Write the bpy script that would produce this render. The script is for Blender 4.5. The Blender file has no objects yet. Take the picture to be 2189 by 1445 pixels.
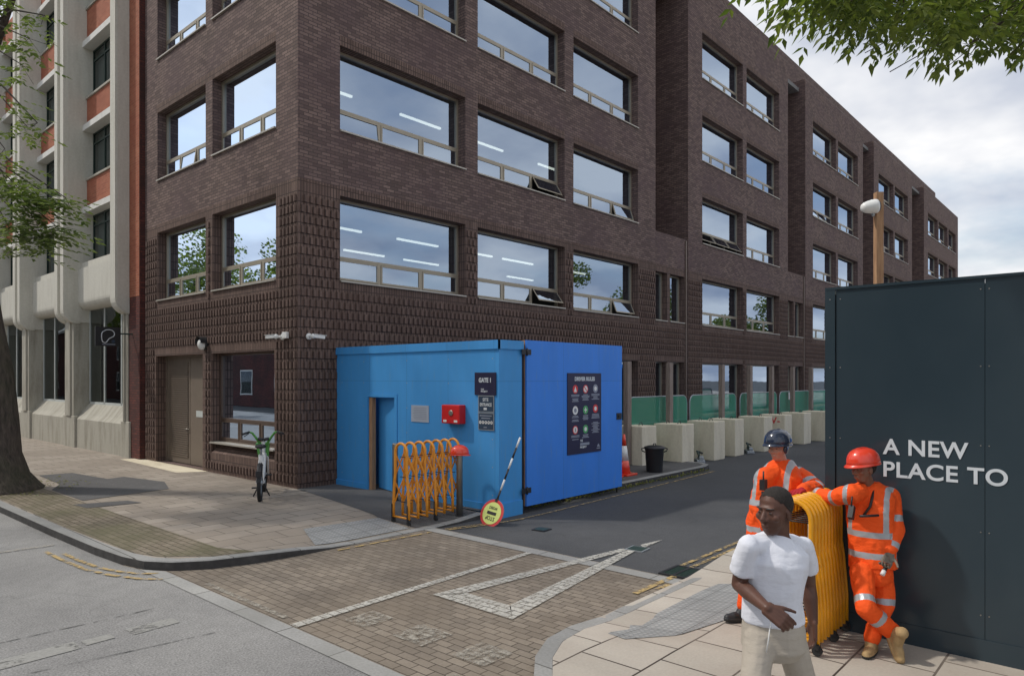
import bpy, bmesh, math, random
from mathutils import Vector, Matrix, noise, Euler
S = bpy.context.scene
C = bpy.data.collections.new("street"); S.collection.children.link(C)
R = math.radians
# ------------------------------------------------------------------ camera calibration
F = 1497.0; VY = 808.0; U0 = 1094.5; CH = 2.5
TH = math.atan2(1330.5, 1497.0); cc, ss = math.cos(TH), math.sin(TH)
def at(u, v, D):
    x = (u-U0)/F*D
    return Vector((cc*D+ss*x, ss*D-cc*x, CH+(VY-v)/F*D))
def onX(u, v, X):
    k = (u-U0)/F
    Y = X*(ss-k*cc)/(cc+k*ss); D = cc*X+ss*Y
    return Vector((X, Y, CH+(VY-v)/F*D))
cam = bpy.data.cameras.new("camera"); co = bpy.data.objects.new("camera", cam); C.objects.link(co)
co.location = (0, 0, CH); co.rotation_euler = (R(90), 0, TH-R(90))
cam.sensor_width = 36; cam.lens = 36*F/2189; cam.shift_y = (VY-722.5)/2189
cam.clip_start = 0.1; cam.clip_end = 2000
S.camera = co
# ------------------------------------------------------------------ objects
def tag(o, label=None, cat=None, group=None, kind=None):
    if label: o['label'] = label
    if cat: o['category'] = cat
    if group: o['group'] = group
    if kind: o['kind'] = kind
    return o
def thing(name, label, cat, loc=(0, 0, 0), rz=0, group=None):
    o = bpy.data.objects.new(name, None); C.objects.link(o)
    o.location = loc; o.rotation_euler = (0, 0, rz); o.empty_display_size = .2
    return tag(o, label, cat, group)
def dup(root, loc, rz=None, label=None, group=None):
    r = root.copy(); C.objects.link(r); r.location = loc
    if rz is not None: r.rotation_euler = (0, 0, rz)
    if label: r['label'] = label
    if group: r['group'] = group
    for ch in list(root.children):
        c = ch.copy(); C.objects.link(c); c.parent = r
        for g in ch.children:
            d = g.copy(); C.objects.link(d); d.parent = c
    return r
class MB:
    def __init__(s): s.v = []; s.f = []; s.m = []; s.sm = []
    def face(s, pts, m=0, smooth=False):
        i = len(s.v); s.v += [Vector(p) for p in pts]; s.f.append(tuple(range(i, i+len(pts)))); s.m.append(m); s.sm.append(smooth)
    def box(s, a, b, m=0, M=None):
        x0, y0, z0 = [min(p, q) for p, q in zip(a, b)]; x1, y1, z1 = [max(p, q) for p, q in zip(a, b)]
        P = [Vector(p) for p in ((x0,y0,z0),(x1,y0,z0),(x1,y1,z0),(x0,y1,z0),(x0,y0,z1),(x1,y0,z1),(x1,y1,z1),(x0,y1,z1))]
        if M: P = [M @ p for p in P]
        i = len(s.v); s.v += P
        for q in ((0,3,2,1),(4,5,6,7),(0,1,5,4),(1,2,6,5),(2,3,7,6),(3,0,4,7)):
            s.f.append(tuple(i+k for k in q)); s.m.append(m); s.sm.append(False)
    def rings(s, R_, m=0, smooth=True, caps=True, close=True):
        i = len(s.v); n = len(R_[0])
        for r in R_: s.v += [Vector(p) for p in r]
        for a in range(len(R_)-1):
            for b in range(n if close else n-1):
                c = (b+1) % n
                s.f.append((i+a*n+b, i+a*n+c, i+(a+1)*n+c, i+(a+1)*n+b)); s.m.append(m); s.sm.append(smooth)
        if caps:
            s.f.append(tuple(i+k for k in reversed(range(n)))); s.m.append(m); s.sm.append(False)
            j = i+(len(R_)-1)*n
            s.f.append(tuple(j+k for k in range(n))); s.m.append(m); s.sm.append(False)
    def tube(s, pts, r, n=10, m=0, caps=True, smooth=True):
        pts = [Vector(p) for p in pts]; rr = r if isinstance(r, (list, tuple)) else [r]*len(pts)
        out = []; prev = None
        for k, p in enumerate(pts):
            t = (pts[min(k+1, len(pts)-1)]-pts[max(k-1, 0)]).normalized()
            if prev is None:
                a = Vector((0, 0, 1)) if abs(t.z) < .9 else Vector((1, 0, 0)); u = t.cross(a).normalized()
            else:
                u = (prev - t*prev.dot(t))
                u = u.normalized() if u.length > 1e-6 else t.orthogonal().normalized()
            prev = u; w = t.cross(u)
            out.append([p+(u*math.cos(2*math.pi*q/n)+w*math.sin(2*math.pi*q/n))*rr[k] for q in range(n)])
        s.rings(out, m, smooth, caps)
    def lathe(s, prof, c=(0,0,0), n=20, m=0, M=None, sx=1, sy=1, caps=True):
        out = []
        for r, z in prof:
            ring = [Vector((r*sx*math.cos(2*math.pi*q/n), r*sy*math.sin(2*math.pi*q/n), z)) for q in range(n)]
            ring = [(M @ p if M else p)+Vector(c) for p in ring]
            out.append(ring)
        s.rings(out, m, True, caps)
    def ell(s, c, rad, M=None, n=16, m=0):
        prof = [(max(.02, math.cos(a)), math.sin(a)) for a in [(-.5+k/10)*math.pi for k in range(11)]]
        out = []
        for r, z in prof:
            ring = []
            for q in range(n):
                p = Vector((r*math.cos(2*math.pi*q/n)*rad[0], r*math.sin(2*math.pi*q/n)*rad[1], z*rad[2]))
                ring.append((M @ p if M else p)+Vector(c))
            out.append(ring)
        s.rings(out, m)
    def prism(s, poly, f, d, m=0):   # poly: list of 3D pts, d: offset vector
        P = [Vector(p) for p in poly]; Q = [p+Vector(d) for p in P]; n = len(P)
        s.face(P[::-1], m); s.face(Q, m)
        for k in range(n): s.face([P[k], P[(k+1) % n], Q[(k+1) % n], Q[k]], m)
    def build(s, name, mats, parent=None, world=True, weld=False, bev=0):
        me = bpy.data.meshes.new(name)
        off = Vector((0, 0, 0)); rot = None
        if parent is not None and world:
            p = parent
            while p.parent: p = p.parent
            off = Vector(p.location)
        me.from_pydata([tuple(v-off) for v in s.v], [], s.f)
        if not isinstance(mats, (list, tuple)): mats = [mats]
        for m in mats: me.materials.append(m)
        me.polygons.foreach_set('material_index', s.m); me.polygons.foreach_set('use_smooth', s.sm)
        uv = me.uv_layers.new(name='UVMap'); V = s.v
        for p in me.polygons:
            n = p.normal; ax, ay, az = abs(n.x), abs(n.y), abs(n.z)
            for li in p.loop_indices:
                w = V[me.loops[li].vertex_index]
                uv.data[li].uv = (w.x, w.y) if az > max(ax, ay) else ((w.y, w.z) if ax > ay else (w.x, w.z))
        if weld:
            bm = bmesh.new(); bm.from_mesh(me); bmesh.ops.remove_doubles(bm, verts=bm.verts, dist=.0005); bm.to_mesh(me); bm.free()
        me.update()
        o = bpy.data.objects.new(name, me); C.objects.link(o)
        if parent is not None: o.parent = parent
        if bev:
            b = o.modifiers.new('bevel', 'BEVEL'); b.width = bev; b.segments = 2; b.limit_method = 'ANGLE'
        return o
def structure(name, mb, mats, **k): return tag(mb.build(name, mats, **k), kind='structure')
# ------------------------------------------------------------------ materials
class N:
    def __init__(s, name):
        s.mat = bpy.data.materials.new(name); s.mat.use_nodes = True; s.t = s.mat.node_tree; s.t.nodes.clear()
        s.out = s.t.nodes.new('ShaderNodeOutputMaterial')
    def n(s, typ, **k):
        nd = s.t.nodes.new('ShaderNode'+typ)
        for a, b in k.items():
            if a.startswith('i_'):
                key = a[2:].replace('_', ' ')
                nd.inputs[int(key) if key.isdigit() else key].default_value = b
            else: setattr(nd, a, b)
        return nd
    def l(s, a, b): s.t.links.new(a, b)
    def uv(s, rot=0, scale=(1,1,1), kind='UV'):
        tc = s.n('TexCoord'); mp = s.n('Mapping'); s.l(tc.outputs[kind], mp.inputs[0])
        mp.inputs['Rotation'].default_value = (0, 0, rot); mp.inputs['Scale'].default_value = scale
        return mp.outputs[0]
    def noise(s, vec, scale, detail=4, rough=.55):
        nd = s.n('TexNoise'); nd.inputs['Scale'].default_value = scale; nd.inputs['Detail'].default_value = detail; nd.inputs['Roughness'].default_value = rough
        s.l(vec, nd.inputs['Vector']); return nd.outputs['Fac']
    def ramp(s, fac, a, b, ca=(0,0,0,1), cb=(1,1,1,1)):
        nd = s.n('ValToRGB'); e = nd.color_ramp.elements; e[0].position = a; e[1].position = b; e[0].color = ca; e[1].color = cb
        s.l(fac, nd.inputs[0]); return nd.outputs[0]
    def mix(s, fac, a, b, mode='MIX'):
        nd = s.n('MixRGB', blend_type=mode)
        for i, x in enumerate((fac, a, b)):
            if hasattr(x, 'links'): s.l(x, nd.inputs[i])
            elif isinstance(x, (tuple, list)): nd.inputs[i].default_value = (*x[:3], 1)
            else: nd.inputs[i].default_value = x
        return nd.outputs[0]
    def bump(s, h, st=.3, dist=.01, prev=None):
        nd = s.n('Bump'); nd.inputs['Strength'].default_value = st; nd.inputs['Distance'].default_value = dist
        s.l(h, nd.inputs['Height'])
        if prev: s.l(prev, nd.inputs['Normal'])
        return nd.outputs[0]
    def bsdf(s, col, rough=.8, normal=None, metal=0, spec=.5, **k):
        b = s.n('BsdfPrincipled')
        for key, x in (('Base Color', col), ('Roughness', rough), ('Metallic', metal), ('Specular IOR Level', spec)):
            if hasattr(x, 'links'): s.l(x, b.inputs[key])
            elif isinstance(x, (tuple, list)): b.inputs[key].default_value = (*x[:3], 1)
            else: b.inputs[key].default_value = x
        for key, x in k.items(): b.inputs[key.replace('_', ' ')].default_value = x
        if normal: s.l(normal, b.inputs['Normal'])
        return b.outputs[0]
    def done(s, sh): s.l(sh, s.out.inputs[0]); return s.mat
def simple(name, col, rough=.6, metal=0, var=.15, vs=6, bump=.0, bs=60, spec=.5, kind='Object', coat=0):
    m = N(name); v = m.uv(kind=kind); f = m.noise(v, vs, 5)
    c1 = tuple(x*(1-var) for x in col); c2 = tuple(min(1, x*(1+var)) for x in col)
    c = m.ramp(f, .3, .7, (*c1, 1), (*c2, 1))
    nb = m.bump(m.noise(v, bs, 3), bump, .005) if bump else None
    return m.done(m.bsdf(c, rough, nb, metal, spec, Coat_Weight=coat))
def srgb(r, g, b): return tuple((x/255/12.92 if x/255 <= .04045 else ((x/255+.055)/1.055)**2.4) for x in (r, g, b))
def brick(name, c1, c2, mortar, bw=.225, rh=.075, ms=.010, rot=0, off=.5, bump=.6, rough=.85, patch=None, pscale=.5, pf=.5, bias=0, fine=.15, pale=None, mp=None):
    m = N(name); v = m.uv(rot=rot)
    if mp: v = m.uv(rot=rot, scale=mp)
    b = m.n('TexBrick'); b.offset = off; b.offset_frequency = 2; b.squash = 1
    m.l(v, b.inputs['Vector'])
    for key, x in (('Color1', (*c1, 1)), ('Color2', (*c2, 1)), ('Mortar', (*mortar, 1)), ('Scale', 1), ('Mortar Size', ms), ('Mortar Smooth', .2), ('Bias', bias), ('Brick Width', bw), ('Row Height', rh)):
        b.inputs[key].default_value = x
    col = b.outputs['Color']
    nz = m.noise(v, 38, 3); col = m.mix(fine*2, col, m.ramp(nz, .25, .75, (.3,.3,.3,1), (1,1,1,1)), 'MULTIPLY')
    if patch:
        pn = m.noise(v, pscale, 6, .6); col = m.mix(m.ramp(pn, .42, .68, (0,0,0,1), (pf,pf,pf,1)), col, patch)
    if pale:
        v2 = m.uv(rot=rot, scale=(1.6, 9, 1)); pn = m.noise(v2, 1.4, 5, .65); col = m.mix(m.ramp(pn, .62, .72, (0,0,0,1), (.45,.45,.45,1)), col, pale)
    stv = m.noise(m.uv(rot=rot, scale=(1.1, .16, 1)) if rot == 0 else m.uv(rot=rot), 1.1, 6, .65); col = m.mix(.32, col, m.ramp(stv, .35, .62, (.66,.66,.68,1), (1,1,1,1)), 'MULTIPLY')
    inv = m.n('Invert'); m.l(b.outputs['Fac'], inv.inputs['Color'])
    nb = m.bump(inv.outputs[0], bump, .008); nb = m.bump(nz, .25, .004, nb)
    return m.done(m.bsdf(col, rough, nb, spec=.3))
M = {}
M['brick'] = brick('dark brown brick', srgb(101, 84, 79), srgb(140, 118, 110), srgb(84, 73, 70), bump=.3, patch=srgb(92, 74, 76), pscale=.6, pf=.55, pale=srgb(150, 132, 126))
M['soldier'] = brick('upright brown brick', srgb(106, 87, 79), srgb(130, 108, 98), srgb(72, 61, 57), bw=.075, rh=.225, off=0, bump=.7, patch=srgb(90, 70, 62), pscale=.9, pf=.4)
M['orange_brick'] = brick('orange brick', srgb(160, 92, 68), srgb(184, 112, 84), srgb(168, 124, 102), bump=.3, patch=srgb(150, 80, 62), pscale=.8, pf=.5)
M['maroon_brick'] = brick('old maroon brick', srgb(92, 52, 50), srgb(120, 66, 58), srgb(70, 55, 52), bump=.6, patch=srgb(60, 48, 44), pscale=.5, pf=.8)
M['pale_stone'] = None
def stone(name, col, dark, streak=.5):
    m = N(name); v = m.uv(); a = m.noise(m.uv(scale=(2.2, .35, 1)), 1.6, 6, .65); b = m.noise(v, 14, 4)
    c = m.mix(m.ramp(a, .45, .75, (0,0,0,1), (streak,streak,streak,1)), col, dark)
    c = m.mix(.25, c, m.ramp(b, .3, .7, (.6,.6,.6,1), (1,1,1,1)), 'MULTIPLY')
    return m.done(m.bsdf(c, .85, m.bump(b, .15, .01), spec=.25))
M['render'] = stone('off white painted render', srgb(206, 203, 192), srgb(168, 162, 148), .45)
M['white_trim'] = stone('white painted trim', srgb(222, 220, 214), srgb(185, 180, 170), .3)
M['concrete_old'] = stone('weathered stone', srgb(178, 174, 162), srgb(122, 116, 102), .75)
M['concrete_block'] = stone('cast concrete', srgb(224, 214, 190), srgb(176, 162, 134), .6)
M['champagne'] = simple('champagne metal', srgb(158, 148, 130), .4, .3, .05)
M['bronze'] = simple('bronze metal', srgb(104, 88, 78), .45, .3, .06)
M['sill'] = simple('pale metal sill', srgb(176, 170, 160), .45, .3, .06)
M['door'] = simple('taupe painted steel', srgb(122, 110, 98), .45, .1, .06)
M['steel_green'] = simple('dark green steel', srgb(40, 58, 52), .5, 0, .1)
M['white_frame'] = simple('white frame', srgb(190, 195, 192), .5, 0, .05)
M['roof'] = simple('grey roofing', (.18, .18, .18), .9, 0, .2, 2)
M['inside'] = simple('office interior', (.16, .16, .16), .9, 0, .2, 1)
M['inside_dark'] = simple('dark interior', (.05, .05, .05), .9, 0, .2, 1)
M['blind'] = simple('grey blind', (.38, .40, .38), .9, 0, .1, 2)
def glass(name, tint, refl, trans, fk=1.0):
    m = N(name); v = m.uv()
    nb = m.bump(m.noise(v, .6, 2), .015, .12)
    g = m.n('BsdfGlossy'); g.inputs['Color'].default_value = (*tint, 1); g.inputs['Roughness'].default_value = .01; m.l(nb, g.inputs['Normal'])
    t = m.n('BsdfTransparent'); t.inputs['Color'].default_value = (*trans, 1)
    fr = m.n('Fresnel'); fr.inputs['IOR'].default_value = 1.5
    ad = m.n('Math', operation='ADD'); ad.use_clamp = True; ml = m.n('Math', operation='MULTIPLY'); m.l(fr.outputs[0], ml.inputs[0]); ml.inputs[1].default_value = fk; m.l(ml.outputs[0], ad.inputs[0]); ad.inputs[1].default_value = refl
    mx = m.n('MixShader'); m.l(ad.outputs[0], mx.inputs[0]); m.l(t.outputs[0], mx.inputs[1]); m.l(g.outputs[0], mx.inputs[2])
    return m.done(mx.outputs[0])
M['glass'] = glass('coated blue glass', (.64, .77, .95), .46, (.45, .52, .50))
M['glass_old'] = glass('old clear glass', (.7, .76, .8), .09, (.42, .45, .44), .12)
def asphalt(name, c, agg=.5, patch=.25, crack=True, rough=.9):
    m = N(name); v = m.uv()
    a = m.noise(v, 55, 3, .7); b = m.noise(v, .35, 6, .6); st = m.noise(v, 6, 4, .6)
    lo = tuple(x*(1-agg) for x in c); hi = tuple(min(1, x*(1+agg)) for x in c)
    col = m.ramp(a, .34, .66, (*lo, 1), (*hi, 1))
    col = m.mix(patch, col, m.ramp(b, .35, .65, (.35,.35,.37,1), (1,1,1,1)), 'MULTIPLY')
    col = m.mix(patch*.8, col, m.ramp(st, .3, .7, (.55,.55,.55,1), (1,1,1,1)), 'MULTIPLY')
    if crack:
        vo = m.n('TexVoronoi', feature='DISTANCE_TO_EDGE'); vo.inputs['Scale'].default_value = .33
        wv = m.n('VectorMath', operation='ADD'); nz = m.n('TexNoise'); nz.inputs['Scale'].default_value = 1.1; m.l(v, nz.inputs['Vector']); m.l(v, wv.inputs[0]); m.l(nz.outputs['Color'], wv.inputs[1]); m.l(wv.outputs[0], vo.inputs['Vector'])
        k = m.ramp(vo.outputs['Distance'], .0008, .004, (.55,.55,.55,1), (1,1,1,1)); col = m.mix(.3, col, k, 'MULTIPLY')
    return m.done(m.bsdf(col, rough, m.bump(a, .5, .006), spec=.3))
M['road'] = asphalt('worn pale asphalt', (.292, .286, .275), .36, .4)
M['side_asphalt'] = asphalt('dark asphalt', (.088, .090, .094), .35, .3)
M['foot_asphalt'] = asphalt('footway tarmac', (.135, .132, .130), .28, .5, False)
M['ground'] = asphalt('ground', (.12, .12, .115), .3, .3, False)
M['setts'] = brick('grey brown block paving', srgb(128, 118, 106), srgb(150, 139, 125), srgb(74, 66, 58), bw=.212, rh=.106, ms=.006, rot=R(90), bump=.5, patch=srgb(112, 101, 88), pscale=.7, pf=.7, pale=srgb(160, 152, 138))
M['strip_setts'] = brick('mossy block paving', srgb(122, 112, 96), srgb(142, 131, 114), srgb(66, 60, 48), bw=.212, rh=.106, ms=.007, rot=R(90), bump=.5, patch=srgb(96, 94, 70), pscale=.9, pf=.75)
M['slabs'] = brick('small buff slabs', srgb(150, 140, 128), srgb(168, 158, 146), srgb(90, 84, 74), bw=.6, rh=.4, ms=.010, off=.5, bump=.4, patch=srgb(136, 126, 114), pscale=.5, pf=.7, fine=.1)
M['slabs_big'] = brick('large pinkish slabs', srgb(178, 170, 158), srgb(194, 186, 174), srgb(72, 64, 58), bw=.62, rh=.6, ms=.010, off=.5, bump=.4, patch=srgb(160, 148, 136), pscale=.8, pf=.6, fine=.1)
M['granite'] = brick('granite kerb', srgb(150, 150, 148), srgb(170, 169, 165), srgb(84, 82, 78), bw=.9, rh=50, ms=.008, off=0, bump=.3, patch=srgb(128, 127, 122), pscale=1.2, pf=.6, fine=.2, rot=0)
M['granite_y'] = brick('granite strip', srgb(160, 159, 156), srgb(178, 177, 172), srgb(84, 82, 78), bw=.9, rh=50, ms=.008, off=0, bump=.3, patch=srgb(136, 135, 130), pscale=1.2, pf=.6, fine=.2, rot=R(90))
M['kerb_side'] = simple('dark kerb side', (.055, .052, .05), .9, 0, .3, 8, .3)  # road-facing side of the kerbs, coloured much darker than the granite top
def tactile():
    m = N('blister paving'); v = m.uv()
    vo = m.n('TexVoronoi'); vo.inputs['Scale'].default_value = 15; vo.inputs['Randomness'].default_value = 0; m.l(v, vo.inputs['Vector'])
    d = m.ramp(vo.outputs['Distance'], .18, .36, (1,1,1,1), (0,0,0,1))
    c = m.mix(d, srgb(146, 147, 146), srgb(170, 170, 168))
    b = m.n('TexBrick'); b.offset = 0; m.l(v, b.inputs['Vector'])
    for key, x in (('Color1', (1,1,1,1)), ('Color2', (.85,.85,.85,1)), ('Mortar', (.4,.4,.4,1)), ('Scale', 1), ('Mortar Size', .006), ('Brick Width', .4), ('Row Height', .4)): b.inputs[key].default_value = x
    c = m.mix(1, c, b.outputs['Color'], 'MULTIPLY'); c = m.mix(.5, c, m.ramp(m.noise(v, 1.5, 5), .3, .7, (.6,.6,.6,1), (1,1,1,1)), 'MULTIPLY')
    return m.done(m.bsdf(c, .85, m.bump(d, .8, .006)))
M['tactile'] = tactile()
def paint(name, col, wear=.5, edge=.12, sc=5, joints=False):
    m = N(name); v = m.uv()
    a = m.noise(v, sc, 6, .7); f = m.ramp(a, wear-edge, wear+edge)
    b = m.bsdf(m.ramp(m.noise(v, 30, 3), .3, .7, (*[x*.75 for x in col], 1), (*col, 1)), .7)
    if joints:
        bt = m.n('TexBrick'); bt.offset = .5; m.l(m.uv(rot=R(90)), bt.inputs['Vector'])
        for key, x in (('Color1', (1,1,1,1)), ('Color2', (.80,.80,.80,1)), ('Mortar', (.35,.35,.35,1)), ('Scale', 1), ('Mortar Size', .008), ('Mortar Smooth', .1), ('Brick Width', .212), ('Row Height', .106)): bt.inputs[key].default_value = x
        f = m.mix(1, f, bt.outputs['Color'], 'MULTIPLY')
    t = m.n('BsdfTransparent'); mx = m.n('MixShader'); m.l(f, mx.inputs[0]); m.l(t.outputs[0], mx.inputs[1]); m.l(b, mx.inputs[2])
    return m.done(mx.outputs[0])
M['white_paint'] = paint('worn white road paint', srgb(192, 189, 180), .40, .10, 16, True)
M['white_worn'] = paint('very worn white paint', srgb(168, 162, 150), .50, .10, 12, True)
M['yellow_paint'] = paint('worn yellow road paint', srgb(186, 160, 108), .48, .07, 9)
M['stain'] = paint('grey filler', srgb(150, 149, 144), .42, .04, 4)
def board(name, col, seams=1.22):
    m = N(name); v = m.uv(); b = m.n('TexBrick'); b.offset = 0; m.l(v, b.inputs['Vector'])
    for key, x in (('Color1', (1,1,1,1)), ('Color2', (.95,.95,.95,1)), ('Mortar', (.55,.55,.55,1)), ('Scale', 1), ('Mortar Size', .003), ('Brick Width', 1.22), ('Row Height', 2.44)): b.inputs[key].default_value = x
    a = m.noise(m.uv(scale=(1, .25, 1)), 1.3, 6, .65); f = m.noise(v, 70, 3); g2 = m.noise(m.uv(scale=(5, .5, 1)), 2.2, 6, .7)
    c = m.mix(m.ramp(a, .35, .75, (0,0,0,1), (.5,.5,.5,1)), col, tuple(x*.66 for x in col)); c = m.mix(m.ramp(g2, .56, .72, (0,0,0,1), (.35,.35,.35,1)), c, (.22,.30,.36))
    c = m.mix(1, c, b.outputs['Color'], 'MULTIPLY')
    return m.done(m.bsdf(c, .55, m.bump(f, .12, .003), spec=.4))
M['blue'] = board('mid blue painted ply', srgb(72, 156, 222))
M['royal'] = board('royal blue painted ply', srgb(62, 136, 232), 1.22)
M['navy'] = None
def navy():
    m = N('glossy navy panel'); v = m.uv()
    a = m.noise(m.uv(scale=(.8, .5, 1)), 1.0, 4)
    c = m.mix(m.ramp(a, .35, .7, (0,0,0,1), (.5,.5,.5,1)), srgb(44, 58, 66), srgb(62, 74, 80))
    return m.done(m.bsdf(c, .22, m.bump(m.noise(v, 1.2, 3), .12, .05), spec=.5))
M['navy'] = navy()
M['navy_sign'] = simple('navy sign', srgb(34, 32, 62), .45, 0, .08)
M['slate_sign'] = simple('slate sign', srgb(46, 64, 84), .45, 0, .08)
M['white'] = simple('white plastic', srgb(225, 225, 222), .4, 0, .04)
M['letter'] = simple('pale lettering', srgb(206, 212, 216), .5, 0, .04)
M['grey_text'] = simple('grey print', srgb(140, 146, 160), .6, 0, .04)
M['black'] = simple('black plastic', (.018, .018, .02), .5, 0, .2)
M['rubber'] = simple('black rubber', (.02, .02, .02), .75, 0, .2)
M['red'] = simple('red plastic', srgb(200, 30, 32), .4, 0, .06)
M['sign_red'] = simple('sign red', srgb(205, 60, 62), .5, 0, .06)
M['sign_yellow'] = simple('fluorescent sign yellow', srgb(214, 226, 130), .5, 0, .04)
M['green_disc'] = simple('sign green', srgb(80, 160, 100), .5, 0, .06)
M['helmet_red'] = simple('red orange hard hat', srgb(228, 66, 40), .28, 0, .04, coat=.5)
M['helmet_blue'] = simple('dark blue hard hat', srgb(36, 46, 66), .2, 0, .05, coat=.6)
M['orange_tube'] = simple('orange yellow tube', srgb(226, 148, 40), .4, 0, .08, 10, coat=.2)
M['yellow_tube'] = simple('deep yellow tube', srgb(232, 160, 16), .35, 0, .08, 10, coat=.3)
M['steel'] = simple('brushed steel', srgb(160, 155, 148), .38, .85, .12, 4)
M['grey_metal'] = simple('galvanised tube', srgb(160, 165, 168), .5, .5, .1)
M['wood'] = None
def wood(name, a, b):
    m = N(name); v = m.uv(scale=(14, 1.2, 1)); f = m.noise(v, 2.2, 6, .6)
    return m.done(m.bsdf(m.ramp(f, .3, .7, (*a, 1), (*b, 1)), .8, m.bump(f, .2, .004)))
M['wood'] = wood('warm timber', srgb(140, 104, 76), srgb(184, 146, 110))
M['wood_grey'] = wood('weathered timber', srgb(112, 98, 90), srgb(152, 138, 126))
def bark():
    m = N('dark bark'); v = m.uv(kind='Object', scale=(7, 7, 1.6)); f = m.noise(v, 1.6, 8, .7); g = m.noise(m.uv(kind='Object'), 1.1, 5)
    c = m.ramp(f, .3, .7, (*srgb(38, 33, 30), 1), (*srgb(104, 92, 82), 1)); c = m.mix(m.ramp(g, .45, .7, (0,0,0,1), (.6,.6,.6,1)), c, srgb(60, 66, 40))
    return m.done(m.bsdf(c, .9, m.bump(f, 1, .05)))
M['bark'] = bark()
def leaf(name, a, b):
    m = N(name); g = m.n('NewGeometry')
    c = m.ramp(g.outputs['Random Per Island'], 0, 1, (*a, 1), (*b, 1))
    p = m.bsdf(c, .5, spec=.35); t = m.n('BsdfTranslucent'); cl = m.mix(1, c, (1.5, 1.7, .6), 'MULTIPLY'); m.l(cl, t.inputs[0])
    mx = m.n('MixShader'); mx.inputs[0].default_value = .42; m.l(p, mx.inputs[1]); m.l(t.outputs[0], mx.inputs[2])
    return m.done(mx.outputs[0])
M['leaf'] = leaf('ash leaves', (.055, .085, .020), (.17, .20, .05))
M['leaf2'] = leaf('plane leaves', (.09, .13, .05), (.28, .32, .16))
M['leaf_litter'] = leaf('leaf litter', (.09, .11, .03), (.22, .2, .06))
def mesh_net():
    m = N('green debris netting'); b = m.bsdf(srgb(100, 205, 168), .7); t = m.n('BsdfTransparent'); tr = m.n('BsdfTranslucent'); tr.inputs[0].default_value = (*srgb(70, 175, 140), 1)
    m1 = m.n('MixShader'); m1.inputs[0].default_value = .35; m.l(b, m1.inputs[1]); m.l(tr.outputs[0], m1.inputs[2])
    m2 = m.n('MixShader'); m2.inputs[0].default_value = .50; m.l(t.outputs[0], m2.inputs[1]); m.l(m1.outputs[0], m2.inputs[2])
    return m.done(m2.outputs[0])
M['net'] = mesh_net()
def emit(name, col, st):
    m = N(name); e = m.n('Emission'); e.inputs[0].default_value = (*col, 1); e.inputs[1].default_value = st; return m.done(e.outputs[0])
M['tube_light'] = emit('ceiling tube glow', (1, .98, .93), 1.5)
# ------------------------------------------------------------------ world and sun
SUN = Vector((-.60, .80, 0)).normalized(); EL = R(52)
W = bpy.data.worlds.new('World'); S.world = W; W.use_nodes = True; nt = W.node_tree; nt.nodes.clear()
def wn(t, **k):
    nd = nt.nodes.new('ShaderNode'+t)
    for a, b in k.items(): setattr(nd, a, b)
    return nd
sky = wn('TexSky', sky_type='NISHITA'); sky.sun_disc = False; sky.sun_elevation = EL; sky.sun_rotation = math.atan2(SUN.x, SUN.y); sky.air_density = 1.2; sky.dust_density = 2.0
b1 = wn('Background'); b1.inputs[1].default_value = .12; nt.links.new(sky.outputs[0], b1.inputs[0])
tc = wn('TexCoord'); sp = wn('SeparateXYZ'); nt.links.new(tc.outputs['Generated'], sp.inputs[0])
mx = wn('Math', operation='MAXIMUM'); nt.links.new(sp.outputs[2], mx.inputs[0]); mx.inputs[1].default_value = 0.0
ad = wn('Math', operation='ADD'); nt.links.new(mx.outputs[0], ad.inputs[0]); ad.inputs[1].default_value = .22
dx = wn('Math', operation='DIVIDE'); dy = wn('Math', operation='DIVIDE')
nt.links.new(sp.outputs[0], dx.inputs[0]); nt.links.new(ad.outputs[0], dx.inputs[1]); nt.links.new(sp.outputs[1], dy.inputs[0]); nt.links.new(ad.outputs[0], dy.inputs[1])
cb = wn('CombineXYZ'); nt.links.new(dx.outputs[0], cb.inputs[0]); nt.links.new(dy.outputs[0], cb.inputs[1])
n1 = wn('TexNoise'); n1.inputs['Scale'].default_value = .9; n1.inputs['Detail'].default_value = 7; n1.inputs['Roughness'].default_value = .55; nt.links.new(cb.outputs[0], n1.inputs['Vector'])
r1 = wn('ValToRGB'); r1.color_ramp.elements[0].position = .30; r1.color_ramp.elements[1].position = .52; nt.links.new(n1.outputs['Fac'], r1.inputs[0])
n2 = wn('TexNoise'); n2.inputs['Scale'].default_value = 1.7; n2.inputs['Detail'].default_value = 5; nt.links.new(cb.outputs[0], n2.inputs['Vector'])
r2 = wn('ValToRGB'); r2.color_ramp.elements[0].position = .38; r2.color_ramp.elements[1].position = .60
r2.color_ramp.elements[0].color = (*srgb(168, 176, 192), 1); r2.color_ramp.elements[1].color = (*srgb(230, 230, 231), 1); nt.links.new(n2.outputs['Fac'], r2.inputs[0])
b2 = wn('Background'); b2.inputs[1].default_value = .97; nt.links.new(r2.outputs[0], b2.inputs[0])
ms = wn('MixShader'); nt.links.new(r1.outputs[0], ms.inputs[0]); nt.links.new(b1.outputs[0], ms.inputs[1]); nt.links.new(b2.outputs[0], ms.inputs[2])
wo = wn('OutputWorld'); nt.links.new(ms.outputs[0], wo.inputs[0])
sl = bpy.data.lights.new('sun', 'SUN'); sl.energy = 1.8; sl.angle = R(2.5); sl.color = (1, .95, .87)
so = bpy.data.objects.new('sun', sl); C.objects.link(so)
sd = Vector((SUN.x*math.cos(EL), SUN.y*math.cos(EL), math.sin(EL))); so.rotation_euler = sd.to_track_quat('Z', 'Y').to_euler(); so.location = (0, 0, 40)
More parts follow.
